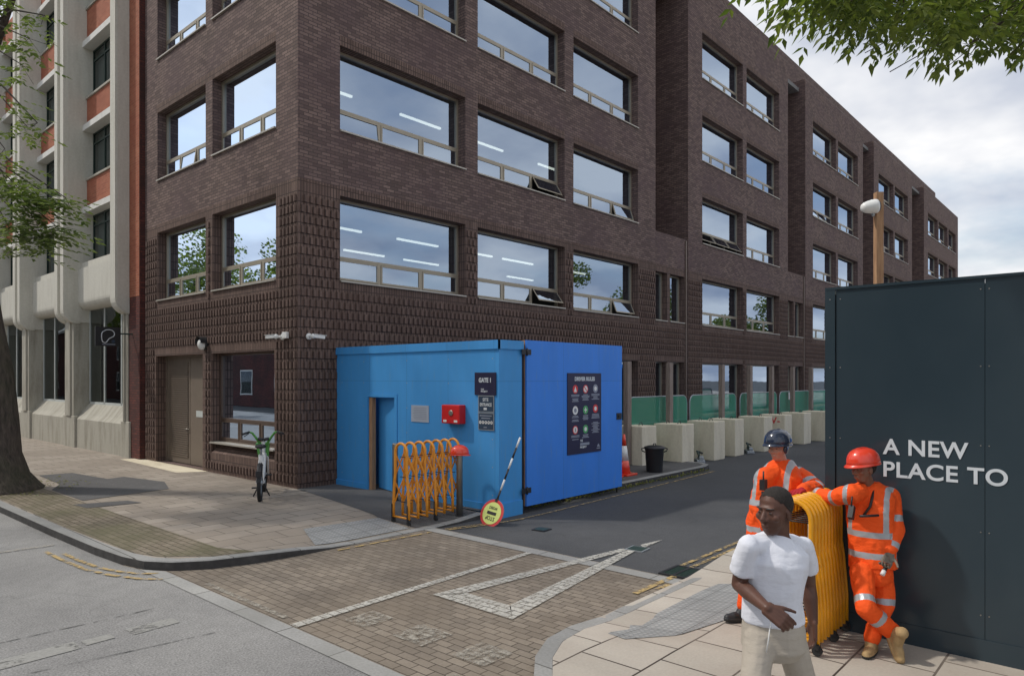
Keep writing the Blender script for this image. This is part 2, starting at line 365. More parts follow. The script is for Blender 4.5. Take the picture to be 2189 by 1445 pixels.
S.view_settings.view_transform = 'Standard'; S.view_settings.look = 'None'; S.view_settings.exposure = 0.40; S.view_settings.gamma = 1
# ------------------------------------------------------------------ ground sheets
def clip(poly, ax, val, keep_less):
    out = []
    for i, p in enumerate(poly):
        q = poly[(i+1) % len(poly)]
        a = (p[ax] <= val) if keep_less else (p[ax] >= val); b = (q[ax] <= val) if keep_less else (q[ax] >= val)
        if a: out.append(p)
        if a != b:
            t = (val-p[ax])/(q[ax]-p[ax]); out.append((p[0]+t*(q[0]-p[0]), p[1]+t*(q[1]-p[1])))
    return out
def sheet(mb, poly, h, dz=0, cell=.5, m=0):
    xs = [p[0] for p in poly]; ys = [p[1] for p in poly]
    i0, i1 = math.floor(min(xs)/cell), math.ceil(max(xs)/cell); j0, j1 = math.floor(min(ys)/cell), math.ceil(max(ys)/cell)
    for i in range(i0, i1):
        col = clip(clip(poly, 0, i*cell, False), 0, (i+1)*cell, True) if True else poly
        if len(col) < 3: continue
        for j in range(j0, j1):
            q = clip(clip(col, 1, j*cell, False), 1, (j+1)*cell, True)
            if len(q) < 3: continue
            ar = sum(q[k][0]*q[(k+1) % len(q)][1]-q[(k+1) % len(q)][0]*q[k][1] for k in range(len(q)))
            if abs(ar) < 1e-6: continue
            if ar < 0: q = q[::-1]
            mb.face([(x, y, h(x, y)+dz) for x, y in q], m)
def segd(x, y, a, b):
    ax, ay = a; bx, by = b; t = max(0, min(1, ((x-ax)*(bx-ax)+(y-ay)*(by-ay))/((bx-ax)**2+(by-ay)**2)))
    return math.hypot(x-ax-t*(bx-ax), y-ay-t*(by-ay))
def hl(x, y):
    d = segd(x, y, (6.3, 8.75), (8.0, 8.70)); k = max(0, 1-d/1.5); k = k*k*(3-2*k)
    return .12-.105*k
def hr(x, y):
    d = segd(x, y, (6.3, 3.99), (7.9, 3.99)); k = max(0, 1-d/1.3); k = k*k*(3-2*k)
    return .12-.105*k
z0 = lambda x, y: 0.0
g = MB(); g.face([(-500,-500,-.03),(500,-500,-.03),(500,500,-.03),(-500,500,-.03)]); structure('ground', g, M['ground'])
g = MB(); sheet(g, [(-9,-60),(3.7,-60),(3.7,90),(-9,90)], z0, 0, 10); structure('main_road', g, M['road'])
g = MB(); sheet(g, [(7.85,4.05),(120,4.05),(120,13.4),(18.4,13.4),(18.4,9.0),(17.9,8.68),(9.0,8.66),(7.85,8.66)], z0, 0, 10); structure('side_road', g, M['side_asphalt'])
KL = [(3.41,90),(3.41,24),(3.41,15.8),(3.44,12.8),(3.48,11.0),(3.54,10.14),(3.64,9.66),(3.86,9.32),(4.22,9.05),(4.75,8.86),(5.38,8.79),(5.9,8.77),(6.8,8.75),(7.85,8.72),(9.0,8.67)]
KR = [(120,4.0),(20,4.0),(8.0,4.0),(7.3,4.0),(6.6,4.0),(6.04,3.98),(5.5,3.95),(5.05,3.86),(4.7,3.70),(4.38,3.45),(4.1,3.05),(3.9,2.5),(3.8,1.8),(3.77,0),(3.77,-60)]
poly = [(3.6,9.95)]+[(x-.02, y+.02) for x, y in KL[5:13]]+[(7.9,8.74),(7.9,3.98)]+[(x, y) for x, y in KR[3:11]]+[(3.70,3.1),(3.70,9.4)]
g = MB(); sheet(g, poly, z0, .002, .7); structure('block_paved_crossing', g, M['setts'])
g = MB()
for k in range(1): sheet(g, [(3.60,9.7),(3.60,3.0),(3.79,3.0),(3.79,9.35)], z0, .008, .9)
structure('granite_strip', g, M['granite_y'])
g = MB(); sheet(g, [(7.64,8.72),(7.64,4.0),(7.86,4.0),(7.86,8.72)], z0, .008, .9); structure('granite_strip', g, M['granite_y'])
def kerb(name, pts, h, w=.15, side=1):
    pts = [Vector((x, y, 0)) for x, y in pts]; rows = []
    # resample
    P = []
    for a, b in zip(pts, pts[1:]):
        n = max(1, int((b-a).length/.4)) if (b-a).length < 12 else 6
        P += [a.lerp(b, k/n) for k in range(n)]
    P.append(pts[-1]); mb = MB(); inner = []
    for k, p in enumerate(P):
        t = (P[min(k+1, len(P)-1)]-P[max(k-1, 0)]).normalized(); nrm = Vector((-t.y, t.x, 0))*side
        q = p+nrm*w; inner.append((q.x, q.y)); z = h(p.x, p.y)+.003
        rows.append([Vector((p.x, p.y, -.02)), Vector((p.x, p.y, z-.012)), Vector((p.x, p.y, z))+nrm*.012, Vector((q.x, q.y, z)), Vector((q.x, q.y, z-.1))])
    for a, b in zip(rows, rows[1:]):
        for k in range(4):
            f = [a[k], b[k], b[k+1], a[k+1]]
            if side < 0: f = f[::-1]
            mb.face(f[::-1], 1 if k == 0 else 0)
    structure(name, mb, [M['granite'], M['kerb_side']]); return inner
IL = kerb('kerb', KL, hl, .16, 1)
IR = kerb('kerb', KR, hr, .16, -1)
kerb('kerb', [(9.75,8.66),(12,8.66),(17.6,8.66),(18.05,8.78),(18.3,9.1),(18.35,9.6),(18.35,13.4)], lambda x, y: .12, .15, 1)
# left pavement
PL = [(x, y) for x, y in IL]+[(9.0,13.5),(8.25,13.5),(8.25,21.6),(8.6,21.6),(8.6,90)]
g = MB(); sheet(g, PL, hl, 0, .5); structure('pavement', g, M['slabs'])
g = MB(); sheet(g, [(9.0,8.8),(18.2,8.8),(18.2,13.42),(9.0,13.42)], lambda x, y: .12, 0, 2); structure('pavement', g, M['foot_asphalt'])
PR = [(x, y) for x, y in IR]+[(120,-60)]
g = MB(); sheet(g, [p if p[0]<119 else (119.9,p[1]) for p in PR], hr, 0, .5) if False else (sheet(g, clip(clip(PR,0,14,True),1,-6,False), hr, 0, .5), sheet(g, clip(PR,0,14,False), hr, 0, 20), sheet(g, clip(clip(PR,0,14,True),1,-6,True), hr, 0, 20)); structure('pavement', g, M['slabs_big'])
def patch(name, poly, mat, h, dz=.004, cell=.5): g = MB(); sheet(g, poly, h, dz, cell); return structure(name, g, mat)
patch('paved_strip', [(3.60,24),(3.62,12.8),(3.70,10.2),(3.85,9.72),(4.35,9.2),(4.85,9.03),(4.6,9.6),(4.55,24)], M['strip_setts'], hl)
patch('tarmac_patch', [(4.62,17.2),(4.62,15.25),(6.35,15.5),(6.7,16.6),(6.4,18.2),(6.0,18.1),(5.8,19.9),(5.1,20.0),(5.0,18.0)], M['foot_asphalt'], hl, .008)
patch('tarmac_patch', [(4.35,14.9),(5.2,14.6),(5.3,14.15),(4.4,14.3)], M['foot_asphalt'], hl, .008)
patch('tarmac_footway', [(8.15,13.42),(8.0,12.4),(7.5,9.75),(7.62,8.90),(9.0,8.83),(9.12,13.42)], M['foot_asphalt'], hl, .005)
patch('tactile_paving', [(5.75,8.97),(7.5,8.93),(7.48,9.72),(6.1,9.85)], M['tactile'], hl, .009)
patch('tactile_paving', [(6.1,3.8),(7.9,3.82),(8.2,3.1),(6.9,2.95),(5.9,3.2),(5.5,3.5),(5.55,3.72)], M['tactile'], hr, .006)
patch('door_apron', [(7.55,18.0),(8.2,17.6),(8.2,22.0),(7.7,22.2)], M['concrete_block'], hl, .006)
# markings
def mark(name, polys, mat, dz=.014):
    g = MB()
    for p in polys: sheet(g, p, z0, dz, 3)
    return structure(name, g, mat)
mark('road_marking', [[(3.8,6.25),(7.64,6.40),(7.64,6.50),(3.8,6.38)]], M['white_paint'])
mark('road_marking', [[(5.42,6.04),(5.62,5.80),(8.74,5.47),(8.72,5.60)], [(5.42,6.04),(5.40,4.80),(5.72,5.10),(5.72,5.79)], [(5.40,4.80),(8.76,5.38),(8.70,5.50),(5.72,5.12)], [(8.95,5.38),(9.6,5.43),(9.1,5.52)]], M['white_paint'])
mark('road_marking', [[(4.25,6.1),(4.62,6.1),(4.62,5.75),(4.25,5.75)], [(4.3,5.4),(4.7,5.4),(4.7,4.95),(4.3,4.95)], [(4.35,4.6),(4.75,4.6),(4.75,4.2),(4.35,4.2)], [(3.9,4.3),(4.1,4.3),(4.1,3.7),(3.9,3.7)]], M['white_worn'])
mark('road_marking', [[(3.85,8.4),(3.92,8.4),(3.92,6.6),(3.85,6.6)]], M['white_worn'])
mark('road_marking', [[(2.0,12.1),(3.3,12.02),(3.3,12.12),(2.0,12.2)]], M['white_worn'])
def gp(u, v): D = 2.5*F/(v-VY); p = at(u, v, D); return (p.x, p.y)
def band(pts, w):
    L = []; Rr = []
    for k, p in enumerate(pts):
        a = Vector(pts[max(k-1, 0)]); b = Vector(pts[min(k+1, len(pts)-1)]); t = (b-a).normalized(); n_ = Vector((-t.y, t.x))
        L.append(tuple(Vector(p)+n_*w/2)); Rr.append(tuple(Vector(p)-n_*w/2))
    return [[L[k], L[k+1], Rr[k+1], Rr[k]] for k in range(len(pts)-1)]
M['seam'] = paint('dark tar seam', (.13, .13, .125), .50, .08, 5)
mark('road_seam', band([gp(-60,1388), gp(100,1352), gp(233,1323), gp(330,1300)], .02)+band([gp(60,1440), gp(200,1409), gp(320,1383), gp(460,1352)], .02), M['seam'], .006)
mark('yellow_line', band([(3.06,11.7),(3.08,10.9),(3.13,10.2),(3.24,9.7),(3.42,9.25),(3.6,9.0)], .06)+band([(3.20,11.4),(3.22,10.8),(3.27,10.2),(3.37,9.8),(3.5,9.5),(3.68,9.3)], .06), M['yellow_paint'])
mark('yellow_line', band([(7.9,8.42),(8.6,8.22),(9.4,8.10),(10.5,8.12),(14,8.24),(17.6,8.40)], .055)+band([(7.9,8.50),(8.6,8.32),(9.0,8.25)], .055), M['yellow_paint'])
mark('yellow_line', band([(8.45,4.36),(12,4.36),(25,4.36)], .06)+band([(8.45,4.50),(12,4.50),(25,4.50)], .06), M['yellow_paint'])
mark('yellow_line', band([(7.0,4.32),(7.62,4.32),(8.0,4.32)], .08)+band([(7.3,4.2),(7.62,4.2)], .07)+band([(5.9,8.62),(7.6,8.50)], .06), M['yellow_paint'])
mark('road_marking', [[(x, 7.0), (x+1.2, 7.0), (x+1.2, 7.1), (x, 7.1)] for x in (19, 23, 27, 31, 35)], M['white_worn'])
mark('filler_patch', [[(1.2,7.5),(1.2,7.25),(2.2,7.28),(2.2,7.52)], [(2.65,7.5),(2.65,7.28),(3.1,7.3),(3.1,7.5)], [(2.25,7.48),(2.25,7.32),(2.5,7.33),(2.5,7.48)]], M['stain'], .006)
# ------------------------------------------------------------------ main brick building
BX, BY = 8.18, 13.42
BLD = thing('office_building', 'long dark brown brick office building with recessed bays and big windows', 'building', (BX, BY, .0))
def facade(mb, T, u0, u1, v0, v1, holes, depth, matf, edges=(), reveal=None):
    """T(u,v,d)->point; holes: (u0,u1,v0,v1); d>0 goes inward"""
    us = sorted(set([u0, u1]+[h for H in holes for h in H[:2]]+[e for e in edges if isinstance(e, float)]))
    vs = sorted(set([v0, v1]+[h for H in holes for h in H[2:4]]+[x for H in holes for x in (H[3]+.225,) if x < v1]+[6.82] if v0 < 6.82 < v1 else [v0, v1]+[h for H in holes for h in H[2:4]]+[x for H in holes for x in (H[3]+.225,) if x < v1]))
    us = [u for u in us if u0 <= u <= u1]; vs = [v for v in vs if v0 <= v <= v1]
    for a, b in zip(us, us[1:]):
        for c, d in zip(vs, vs[1:]):
            mu, mv = (a+b)/2, (c+d)/2
            if b-a < 1e-5 or d-c < 1e-5: continue
            if any(H[0] < mu < H[1] and H[2] < mv < H[3] for H in holes): continue
            mb.face([T(a, c, 0), T(b, c, 0), T(b, d, 0), T(a, d, 0)], matf(mu, mv, holes))
    for H in holes:
        a, b, c, d = H[:4]; dd = H[4] if len(H) > 4 else depth
        mb.face([T(a, c, 0), T(a, d, 0), T(a, d, dd), T(a, c, dd)], 1 if c < 6 else 0)
        mb.face([T(b, c, 0), T(b, c, dd), T(b, d, dd), T(b, d, 0)], 1 if c < 6 else 0)
        mb.face([T(a, d, 0), T(b, d, 0), T(b, d, dd), T(a, d, dd)], 1)
        mb.face([T(a, c, 0), T(a, c, dd), T(b, c, dd), T(b, c, 0)], 0)
def studs(mb, T, u0, u1, v0, v1, holes, stag, m=1):
    rows = int((v1-v0)/.225); rnd_ = random.Random(5)
    for r in range(rows):
        z = v0+r*.225+.03; u = u0+.06+(.075 if (stag and r % 2) else 0)
        while u+.07 < u1-.04:
            if not any(H[0]-.06 < u+.035 < H[1]+.06 and H[2]-.26 < z+.1 < H[3]+.14 for H in holes):
                p = .030+rnd_.random()*.008; zz = z+.150
                A = [T(u, z, 0), T(u+.068, z, 0), T(u+.068, zz, 0), T(u, zz, 0)]; B = [T(u, z, -p), T(u+.068, z, -p), T(u+.068, zz, -p), T(u, zz, -p)]
                mb.face(B, m)
                for k in range(4): mb.face([A[k], A[(k+1) % 4], B[(k+1) % 4], B[k]], m)
            u += .15
def matf(u, v, holes):
    if v < 6.82: return 1
    for H in holes:
        if H[0]-.2 < u < H[1]+.2 and H[3] < v < H[3]+.225: return 1
    return 0
FL = [(4.67,6.62),(8.07,10.02),(11.5,13.42),(14.93,16.85)]
ROOF = 18.8
TR = lambda u, v, d: Vector((u, BY+d, v)); TL = lambda u, v, d: Vector((BX+d, u, v))
wall = MB(); DR = .35; DL = .31
L_end = 21.6
holesL = [(17.92,20.85,.12,3.12,.30),(14.38,17.45,.62,3.12,.31)]
for a, b in FL: holesL += [(17.75,20.75,a,b,.31),(14.32,17.38,a,b,.31)]
facade(wall, TL, BY, L_end, 0, ROOF, holesL, DL, matf)
studs(wall, TL, BY, L_end, .2, 6.6, holesL, False)
wins1 = [(9.25,13.22),(13.69,17.60),(18.06,21.97)]
b1h = [(a, b, c, d) for c, d in FL for a, b in wins1]+[(18.06,21.97,.35,3.12)]
facade(wall, TR, BX, 23.2, 0, ROOF, b1h, DR, matf); studs(wall, TR, BX, 23.2, .2, 6.6, b1h, True)
bays = [(25.77,36.62,[(27.0,31.04),(31.45,35.45)]),(39.2,50.05,[(40.4,44.45),(44.85,48.9)]),(52.63,63.7,[(53.85,57.9),(58.3,62.35)]),(68.0,83.4,[(69.6,73.65),(74.05,78.1),(78.6,82.2)])]
links = [(23.2,25.77),(36.62,39.2),(50.05,52.63),(63.7,68.0)]
rightwins = [(a, b, c, d, 0) for (a, b, c, d) in b1h]
for x0, x1, ws in bays:
    h = [(a, b, c, d) for c, d in FL for a, b in ws]+[(a, b, .35, 3.12) for a, b in ws]
    facade(wall, TR, x0, x1, 0, ROOF, h, DR, matf)
    if x0 < 55: studs(wall, TR, x0, x1, .2, 6.6, h, False)
    rightwins += [(a, b, c, d, 0) for (a, b, c, d) in h]
LZ = 8.0; BK = 15.0
for x0, x1 in links:
    T2 = lambda u, v, d: Vector((u, BY+.06+d, v))
    h = [(x0+.06, x0+.98, c, d) for c, d in ((.35,3.12),(4.67,6.54))]+[(x0+1.2, x0+2.36, c, d) for c, d in ((.35,3.12),(4.67,6.54))]
    facade(wall, T2, x0, x1, 0, LZ, h, .3, matf)
    if x0 < 40: studs(wall, T2, x0, x1, .2, 6.6, h, False)
    rightwins += [(a, b, c, d, 1) for a, b, c, d in h]
    wall.face([(x0,BY+.06,LZ),(x1,BY+.06,LZ),(x1,BK,LZ),(x0,BK,LZ)], 2)
    wall.box((x0,BY+.06,LZ),(x1,BY+.25,LZ+.05), 0)
    # returns and back wall
    for X, nn in ((x0, 1), (x1, -1)):
        wall.face([(X,BY,0),(X,BY+.06,0),(X,BY+.06,LZ),(X,BY,LZ)], 0)
        wall.face([(X,BY,LZ),(X,BK,LZ),(X,BK,ROOF),(X,BY,ROOF)], 0)
    wall.face([(x0,BK,LZ),(x1,BK,LZ),(x1,BK,21.15),(x0,BK,21.15)], 0)
    wall.box((x1-.16,BY+.02,0),(x1-.05,BY+.055,LZ), 2)
# setback parapet
wall.box((8.9,BK+.01,ROOF-.4),(81.2,BK+.35,21.15), 0)
wall.box((8.18,L_end,0),(8.9,L_end+.02,ROOF), 0)
wall.face([(83.4,BY,0),(83.4,40,0),(83.4,40,ROOF),(83.4,BY,ROOF)], 0)
for x0, x1 in [(BX,23.2)]+[(b[0],b[1]) for b in bays]:
    wall.box((x0,BY+.001,ROOF-.001),(x1,BY+.3,ROOF+.02), 2)
wo_ = wall.build('wall', [M['brick'], M['soldier'], M['bronze']], BLD)
rf = MB(); rf.box((BX+.31,BY+.35,ROOF-.6),(83,40,ROOF-.4)); rf.build('roof', M['roof'], BLD)
inn = MB()
for z in (3.42,6.9,10.3,13.75,17.2):
    for xa, xb in [(BX+.5,23.0)]+[(q[0]+.15,q[1]-.15) for q in bays]: inn.face([(xa,BY+.5,z),(xb,BY+.5,z),(xb,20,z),(xa,20,z)], 0)
    inn.face([(BX+.5,20,z),(BX+.5,L_end,z),(15,L_end,z),(15,20,z)], 0)
inn.face([(15,20,0),(83,20,0),(83,20,ROOF),(15,20,ROOF)], 0); inn.face([(15,20,0),(15,L_end,0),(15,L_end,ROOF),(15,20,ROOF)], 0)
inn.face([(BX+.4,L_end-.05,0),(15,L_end-.05,0),(15,L_end-.05,ROOF),(BX+.4,L_end-.05,ROOF)], 0)
for x0, x1 in links: inn.box((x0-.2,BY+.45,0),(x0-.1,20,ROOF-.7),0); inn.box((x1+.1,BY+.45,0),(x1+.2,20,ROOF-.7),0)
inn.build('interior', M['inside'], BLD)
# ceiling tubes
for X0, z in ((9.6,6.3),(12.3,6.3),(14.6,6.3),(16.6,6.3),(19.6,6.3),(9.3,9.75),(12.4,9.75),(15.1,9.75),(18.4,9.75)):
    for dy in ((1.7,) if z > 9 or X0 in (10.2,16.6,12.6) else (1.7, 4.2)):
        t_ = MB(); t_.box((X0,BY+dy,z),(X0+1.5,BY+dy+.07,z+.05)); t_.build('ceiling_light', M['tube_light'], BLD)
def window(T, a, b, c, d, depth, fm, kind=0, tilts=(), gm=None, name='window'):
    gm = gm or M['glass']; fr = MB(); e = .055
    def bx(mb, u0, u1, v0, v1, d0, d1, m=0):
        P = [T(u, v, q) for q in (d0, d1) for u, v in ((u0,v0),(u1,v0),(u1,v1),(u0,v1))]
        for q in ((0,1,2,3),(7,6,5,4),(0,4,5,1),(1,5,6,2),(2,6,7,3),(3,7,4,0)): mb.face([P[k] for k in q], m)
    d0, d1 = depth-.07, depth+.02; c2 = c+.04
    bx(fr, a, b, d-e, d, d0, d1); bx(fr, a, b, c2, c2+e, d0, d1); bx(fr, a, a+e, c2+e, d-e, d0, d1); bx(fr, b-e, b, c2+e, d-e, d0, d1)
    tz = c2+.56
    n = 3
    if kind == 0:
        bx(fr, a+e, b-e, tz-.03, tz+.03, d0, d1)
        for k in range(1, n): x = a+(b-a)*k/n; bx(fr, x-.035, x+.035, c2+e, tz-.03, d0, d1)
    o = fr.build(name, fm, BLD)
    p = MB(); z_ = tz+.03 if kind == 0 else c2+e
    p.face([T(a+e, z_, depth-.02), T(b-e, z_, depth-.02), T(b-e, d-e, depth-.02), T(a+e, d-e, depth-.02)]); p.build('pane', gm, o)
    if kind == 0:
        for k in range(n):
            x0 = a+(b-a)*k/n+(.035 if k else e)+.006; x1 = a+(b-a)*(k+1)/n-(.035 if k < n-1 else e)-.006; y0 = c2+e+.006; y1 = tz-.036
            ang = dict(tilts).get(k, 0); sa, ca = math.sin(ang), math.cos(ang)
            T3 = lambda u, v, q: T(u, y1-(y1-v)*ca+(q-d0)*sa, d0+(q-d0)*ca-(y1-v)*sa)
            sh = MB(); w = .04; q0, q1 = d0-.012, d0+.03
            for A in ((x0,x1,y0,y0+w),(x0,x1,y1-w,y1),(x0,x0+w,y0+w,y1-w),(x1-w,x1,y0+w,y1-w)):
                P = [T3(u, v, q) for q in (q0, q1) for u, v in ((A[0],A[2]),(A[1],A[2]),(A[1],A[3]),(A[0],A[3]))]
                for q in ((0,1,2,3),(7,6,5,4),(0,4,5,1),(1,5,6,2),(2,6,7,3),(3,7,4,0)): sh.face([P[i] for i in q], 0)
            sh.face([T3(x0+w, y0+w, q0+.02), T3(x1-w, y0+w, q0+.02), T3(x1-w, y1-w, q0+.02), T3(x0+w, y1-w, q0+.02)], 1)
            sh.build('sash', [fm, gm], o)
    s = MB(); bx(s, a-.0, b+.0, c+.001, c+.035, -.045, depth-.0); s.build('sill', M['sill'], o)
    return o
tl = {(13.69,8.07):((2,.55),),(13.69,4.67):((2,.62),),(18.06,4.67):((2,.4),),(18.06,8.07):((2,.3),),(9.25,8.07):((0,.14),),(27.0,8.07):((0,.6),(1,.6),(2,.6)),(40.4,11.5):((0,.4),(1,.4))}
for a, b, c, d, k in rightwins:
    T = TR if k == 0 else (lambda u, v, q: Vector((u, BY+.06+q, v)))
    window(T, a, b, c, d, DR if k == 0 else .3, M['champagne'], k, tl.get((a, c), ()))
for h in holesL:
    if h[2] < .3: continue
    a, b, c, d = h[:4]
    if c < 1: c = .86
    window(TL, a, b, c, d, .31, M['bronze'] if c < 1 else M['champagne'], 0, ((1,.14),) if (a > 17 and c == 8.07) else ())
# splayed brick apron under the ground window, flat sill replaced
s_ = MB(); s_.face([(BX,14.38,.62),(BX+.28,14.38,.86),(BX+.28,17.45,.86),(BX,17.45,.62)]); s_.build('sloping_sill', M['soldier'], BLD)
# steel double door
dr = MB(); X = BX+.30
dr.box((X-.03,17.92,.12),(X+.05,18.00,3.12)); dr.box((X-.03,20.77,.12),(X+.05,20.85,3.12)); dr.box((X-.03,18.0,3.04),(X+.05,20.77,3.12))
DO = dr.build('double_door', M['door'], BLD)
lf = MB(); lf.box((X,18.0,.14),(X+.04,19.3,3.04)); lf.box((X-.012,18.0,.14),(X,18.05,3.04)); lf.build('door_leaf', M['door'], DO)
lf = MB(); lf.box((X,19.32,.14),(X+.04,20.77,3.04))
for k in range(44): z = .32+k*.06; lf.box((X-.03,19.42,z),(X+.0,20.66,z+.022), 0, None)
lf.build('louvred_leaf', M['door'], DO)
hd = MB(); hd.tube([(X-.05,19.36,1.1),(X-.05,19.55,1.1)], .012, 8); hd.tube([(X,19.36,1.1),(X-.05,19.36,1.1)], .012, 8); hd.build('handle', M['steel'], DO)
nt_ = MB(); nt_.box((X-.006,18.45,1.45),(X-.001,18.95,1.62)); nt_.build('door_notice', M['white_frame'], DO)
# ------------------------------------------------------------------ white art deco building
WB = thing('apartment_building', 'old off white rendered building with vertical fins and orange brick panels', 'building', (8.4, 22.4, 0))
w = MB(); XS = 8.4; XF = 7.7
fins = [(22.42,22.86,1),(27.28,28.28,2),(32.6,33.6,2),(37.9,38.9,2),(43.2,44.2,2)]
levels = [(6.54,8.19),(9.42,11.05),(12.25,13.95),(15.35,16.9)]
bayY = [(22.86,27.28),(28.28,32.6),(33.6,37.9),(38.9,43.2)]
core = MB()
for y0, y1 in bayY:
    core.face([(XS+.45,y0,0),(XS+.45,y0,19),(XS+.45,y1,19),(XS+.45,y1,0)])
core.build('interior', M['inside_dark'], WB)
side = MB(); side.box((8.04,21.66,0),(9.5,22.62,18.5), 0)
side.face([(8.035,21.67,4.9),(8.035,22.42,4.9),(8.035,22.42,18.4),(8.035,21.67,18.4)][::-1], 1)
side.build('brick_pier', [M['maroon_brick'], M['orange_brick']], WB)
ends = MB(); ends.box((8.85,22.3,0),(16,44,19)); ends.build('wall', M['render'], WB)
def roundfin(mb, y0, y1, xf, xb, zb, zt, r=.45, m=0):
    prof = [(xb, zb-.0)]
    pts = []
    for k in range(7):
        a = math.pi/2*k/6; pts.append((xf+r-r*math.sin(a)*1.0, zb+r-r*math.cos(a)))
    prof = [(xb, zb)]+pts+[(xf, zt),(xb, zt)]
    mb.prism([(x, y0, z) for x, z in prof], None, (0, y1-y0, 0), m)
for y0, y1, kd in fins:
    f_ = MB(); roundfin(f_, y0, y1, XF+.1 if kd == 2 else XF, XS+.5, 4.42, 17.6)
    if kd == 2:
        roundfin(f_, y0+.02, y0+.34, XF-.02, XF+.5, 4.38, 17.55)
        roundfin(f_, y1-.34, y1-.02, XF-.02, XF+.5, 4.38, 17.55)
    else: roundfin(f_, y0+.02, y1-.02, XF-.05, XF+.4, 4.40, 17.55)
    f_.build('fin', M['render'], WB)
    p_ = MB(); p_.box((8.0,y0+.05,1.2),(8.9,y1-.05,4.5)); p_.box((7.94,y0+.25,1.2),(8.0,y1-.25,4.45)); p_.build('pier', M['concrete_old'], WB)
for y0, y1 in bayY:
    sp_ = MB()
    for k, (z0_, z1_) in enumerate(levels):
        zt = levels[k+1][0] if k+1 < len(levels) else 18.4
        sp_.box((XS,y0,z1_+.2),(XS+.4,y1,zt-.07), 0)
    sp_.build('brick_panel', M['orange_brick'], WB)
    for k, (z0_, z1_) in enumerate(levels):
        l_ = MB(); l_.box((XS-.14,y0,z1_+.0),(XS+.4,y1,z1_+.2)); l_.build('lintel', M['white_trim'], WB)
        l_ = MB(); l_.box((XS-.05,y0,z0_-.07),(XS+.4,y1,z0_-.0)); l_.build('window_ledge', M['concrete_old'], WB)
    # rounded concrete panel
    cpn = MB(); roundfin(cpn, y0, y1, XS-.28, XS+.4, 4.85, 6.25, .3); cpn.box((XS-.18,y0,6.25),(XS+.4,y1,6.47)); cpn.build('concrete_panel', M['render'], WB)
    for k, (z0_, z1_) in enumerate(levels):
        fr = MB(); X = XS+.22; ym = [y0+.02, y0+1.1, y0+2.2, y1-1.1, y1-.02]
        for y in ym: fr.box((X-.03,y-.03,z0_),(X+.03,y+.03,z1_), 0)
        for z in (z0_+.03, z1_-.38, z1_-.03): fr.box((X-.025,y0,z-.025),(X+.025,y1,z+.025), 0)
        wnd = fr.build('window', M['steel_green'], WB)
        pn = MB(); pn.face([(X,y0,z0_),(X,y1,z0_),(X,y1,z1_),(X,y0,z1_)]); pn.build('pane', M['glass_old'], wnd)
        bl = MB(); bl.face([(X+.1,y0+.1,z0_),(X+.1,y1-.1,z0_),(X+.1,y1-.1,z1_),(X+.1,y0+.1,z1_)]); bl.build('blind', M['blind'], wnd)
    # ground window
    fr = MB(); X = 8.5
    for y in (y0+.03, y0+1.45, y1-1.45, y1-.03): fr.box((X-.03,y-.03,1.62),(X+.03,y+.03,4.85))
    fr.box((X-.03,y0,1.6),(X+.03,y1,1.68)); wnd = fr.build('window', M['white_frame'], WB)
    pn = MB(); pn.face([(X,y0,1.62),(X,y1,1.62),(X,y1,4.85),(X,y0,4.85)]); pn.build('pane', M['glass_old'], wnd)
pl = MB()
pl.prism([(8.05,22.2,0),(8.05,22.2,1.1),(8.2,22.2,1.25),(8.45,22.2,1.6),(8.9,22.2,1.6),(8.9,22.2,0)], None, (0,24,0))
for y0, y1, kd in fins: pl.box((7.98,y0-.1,0),(8.3,y1+.1,1.2))
pl.lathe([(.42,0),(.42,1.62),(.40,1.65)], (8.46,22.25,0), 24)
pl.build('plinth', M['concrete_old'], WB, bev=.02)
# hanging sign
sg = thing('hanging_sign', 'square black projecting sign with white rounded loop emblem on the white building', 'sign', (7.75, 22.4, 3.8))
a_ = onX(203, 700, 7.45); 
Y_ = 22.15
def xat(u, Y): k = (u-U0)/F; return Y*(cc+k*ss)/(ss-k*cc)
x0s, x1s = xat(204, Y_), xat(258, Y_); Dm = cc*(x0s+x1s)/2+ss*Y_; zt, zb = CH+(808-699)/F*Dm, CH+(808-740)/F*Dm
b_ = MB(); b_.box((x0s,Y_,zb),(x1s,Y_+.06,zt)); b_.build('sign_panel', M['black'], sg)
b_ = MB(); b_.box((x1s,Y_+.02,zt-.2),(8.05,Y_+.05,zt-.16)); b_.build('bracket', M['steel_green'], sg)
W_ = x1s-x0s; H_ = zt-zb
lp = [(.34,.78),(.42,.84),(.55,.86),(.68,.84),(.78,.74),(.80,.62),(.76,.52),(.66,.46),(.56,.40),(.50,.30),(.44,.20),(.36,.17),(.28,.22),(.24,.34),(.23,.50),(.24,.66),(.28,.74),(.34,.78)]
b_ = MB(); b_.tube([(x0s+W_*(.03+.9*u), Y_-.004, zb+H_*v) for u, v in lp], .014, 6); b_.build('emblem', M['letter'], sg)
b_ = MB(); b_.tube([(x0s+W_*.70, Y_+.004, zb+H_*.26),(x0s+W_*.70, Y_-.01, zb+H_*.26)], .045, 12); b_.build('emblem_dot', M['slate_sign'], sg)
b_ = MB(); b_.box((x0s+W_*.26,Y_-.004,zb+H_*.08),(x0s+W_*.78,Y_-.001,zb+H_*.12)); b_.build('caption', M['grey_text'], sg)
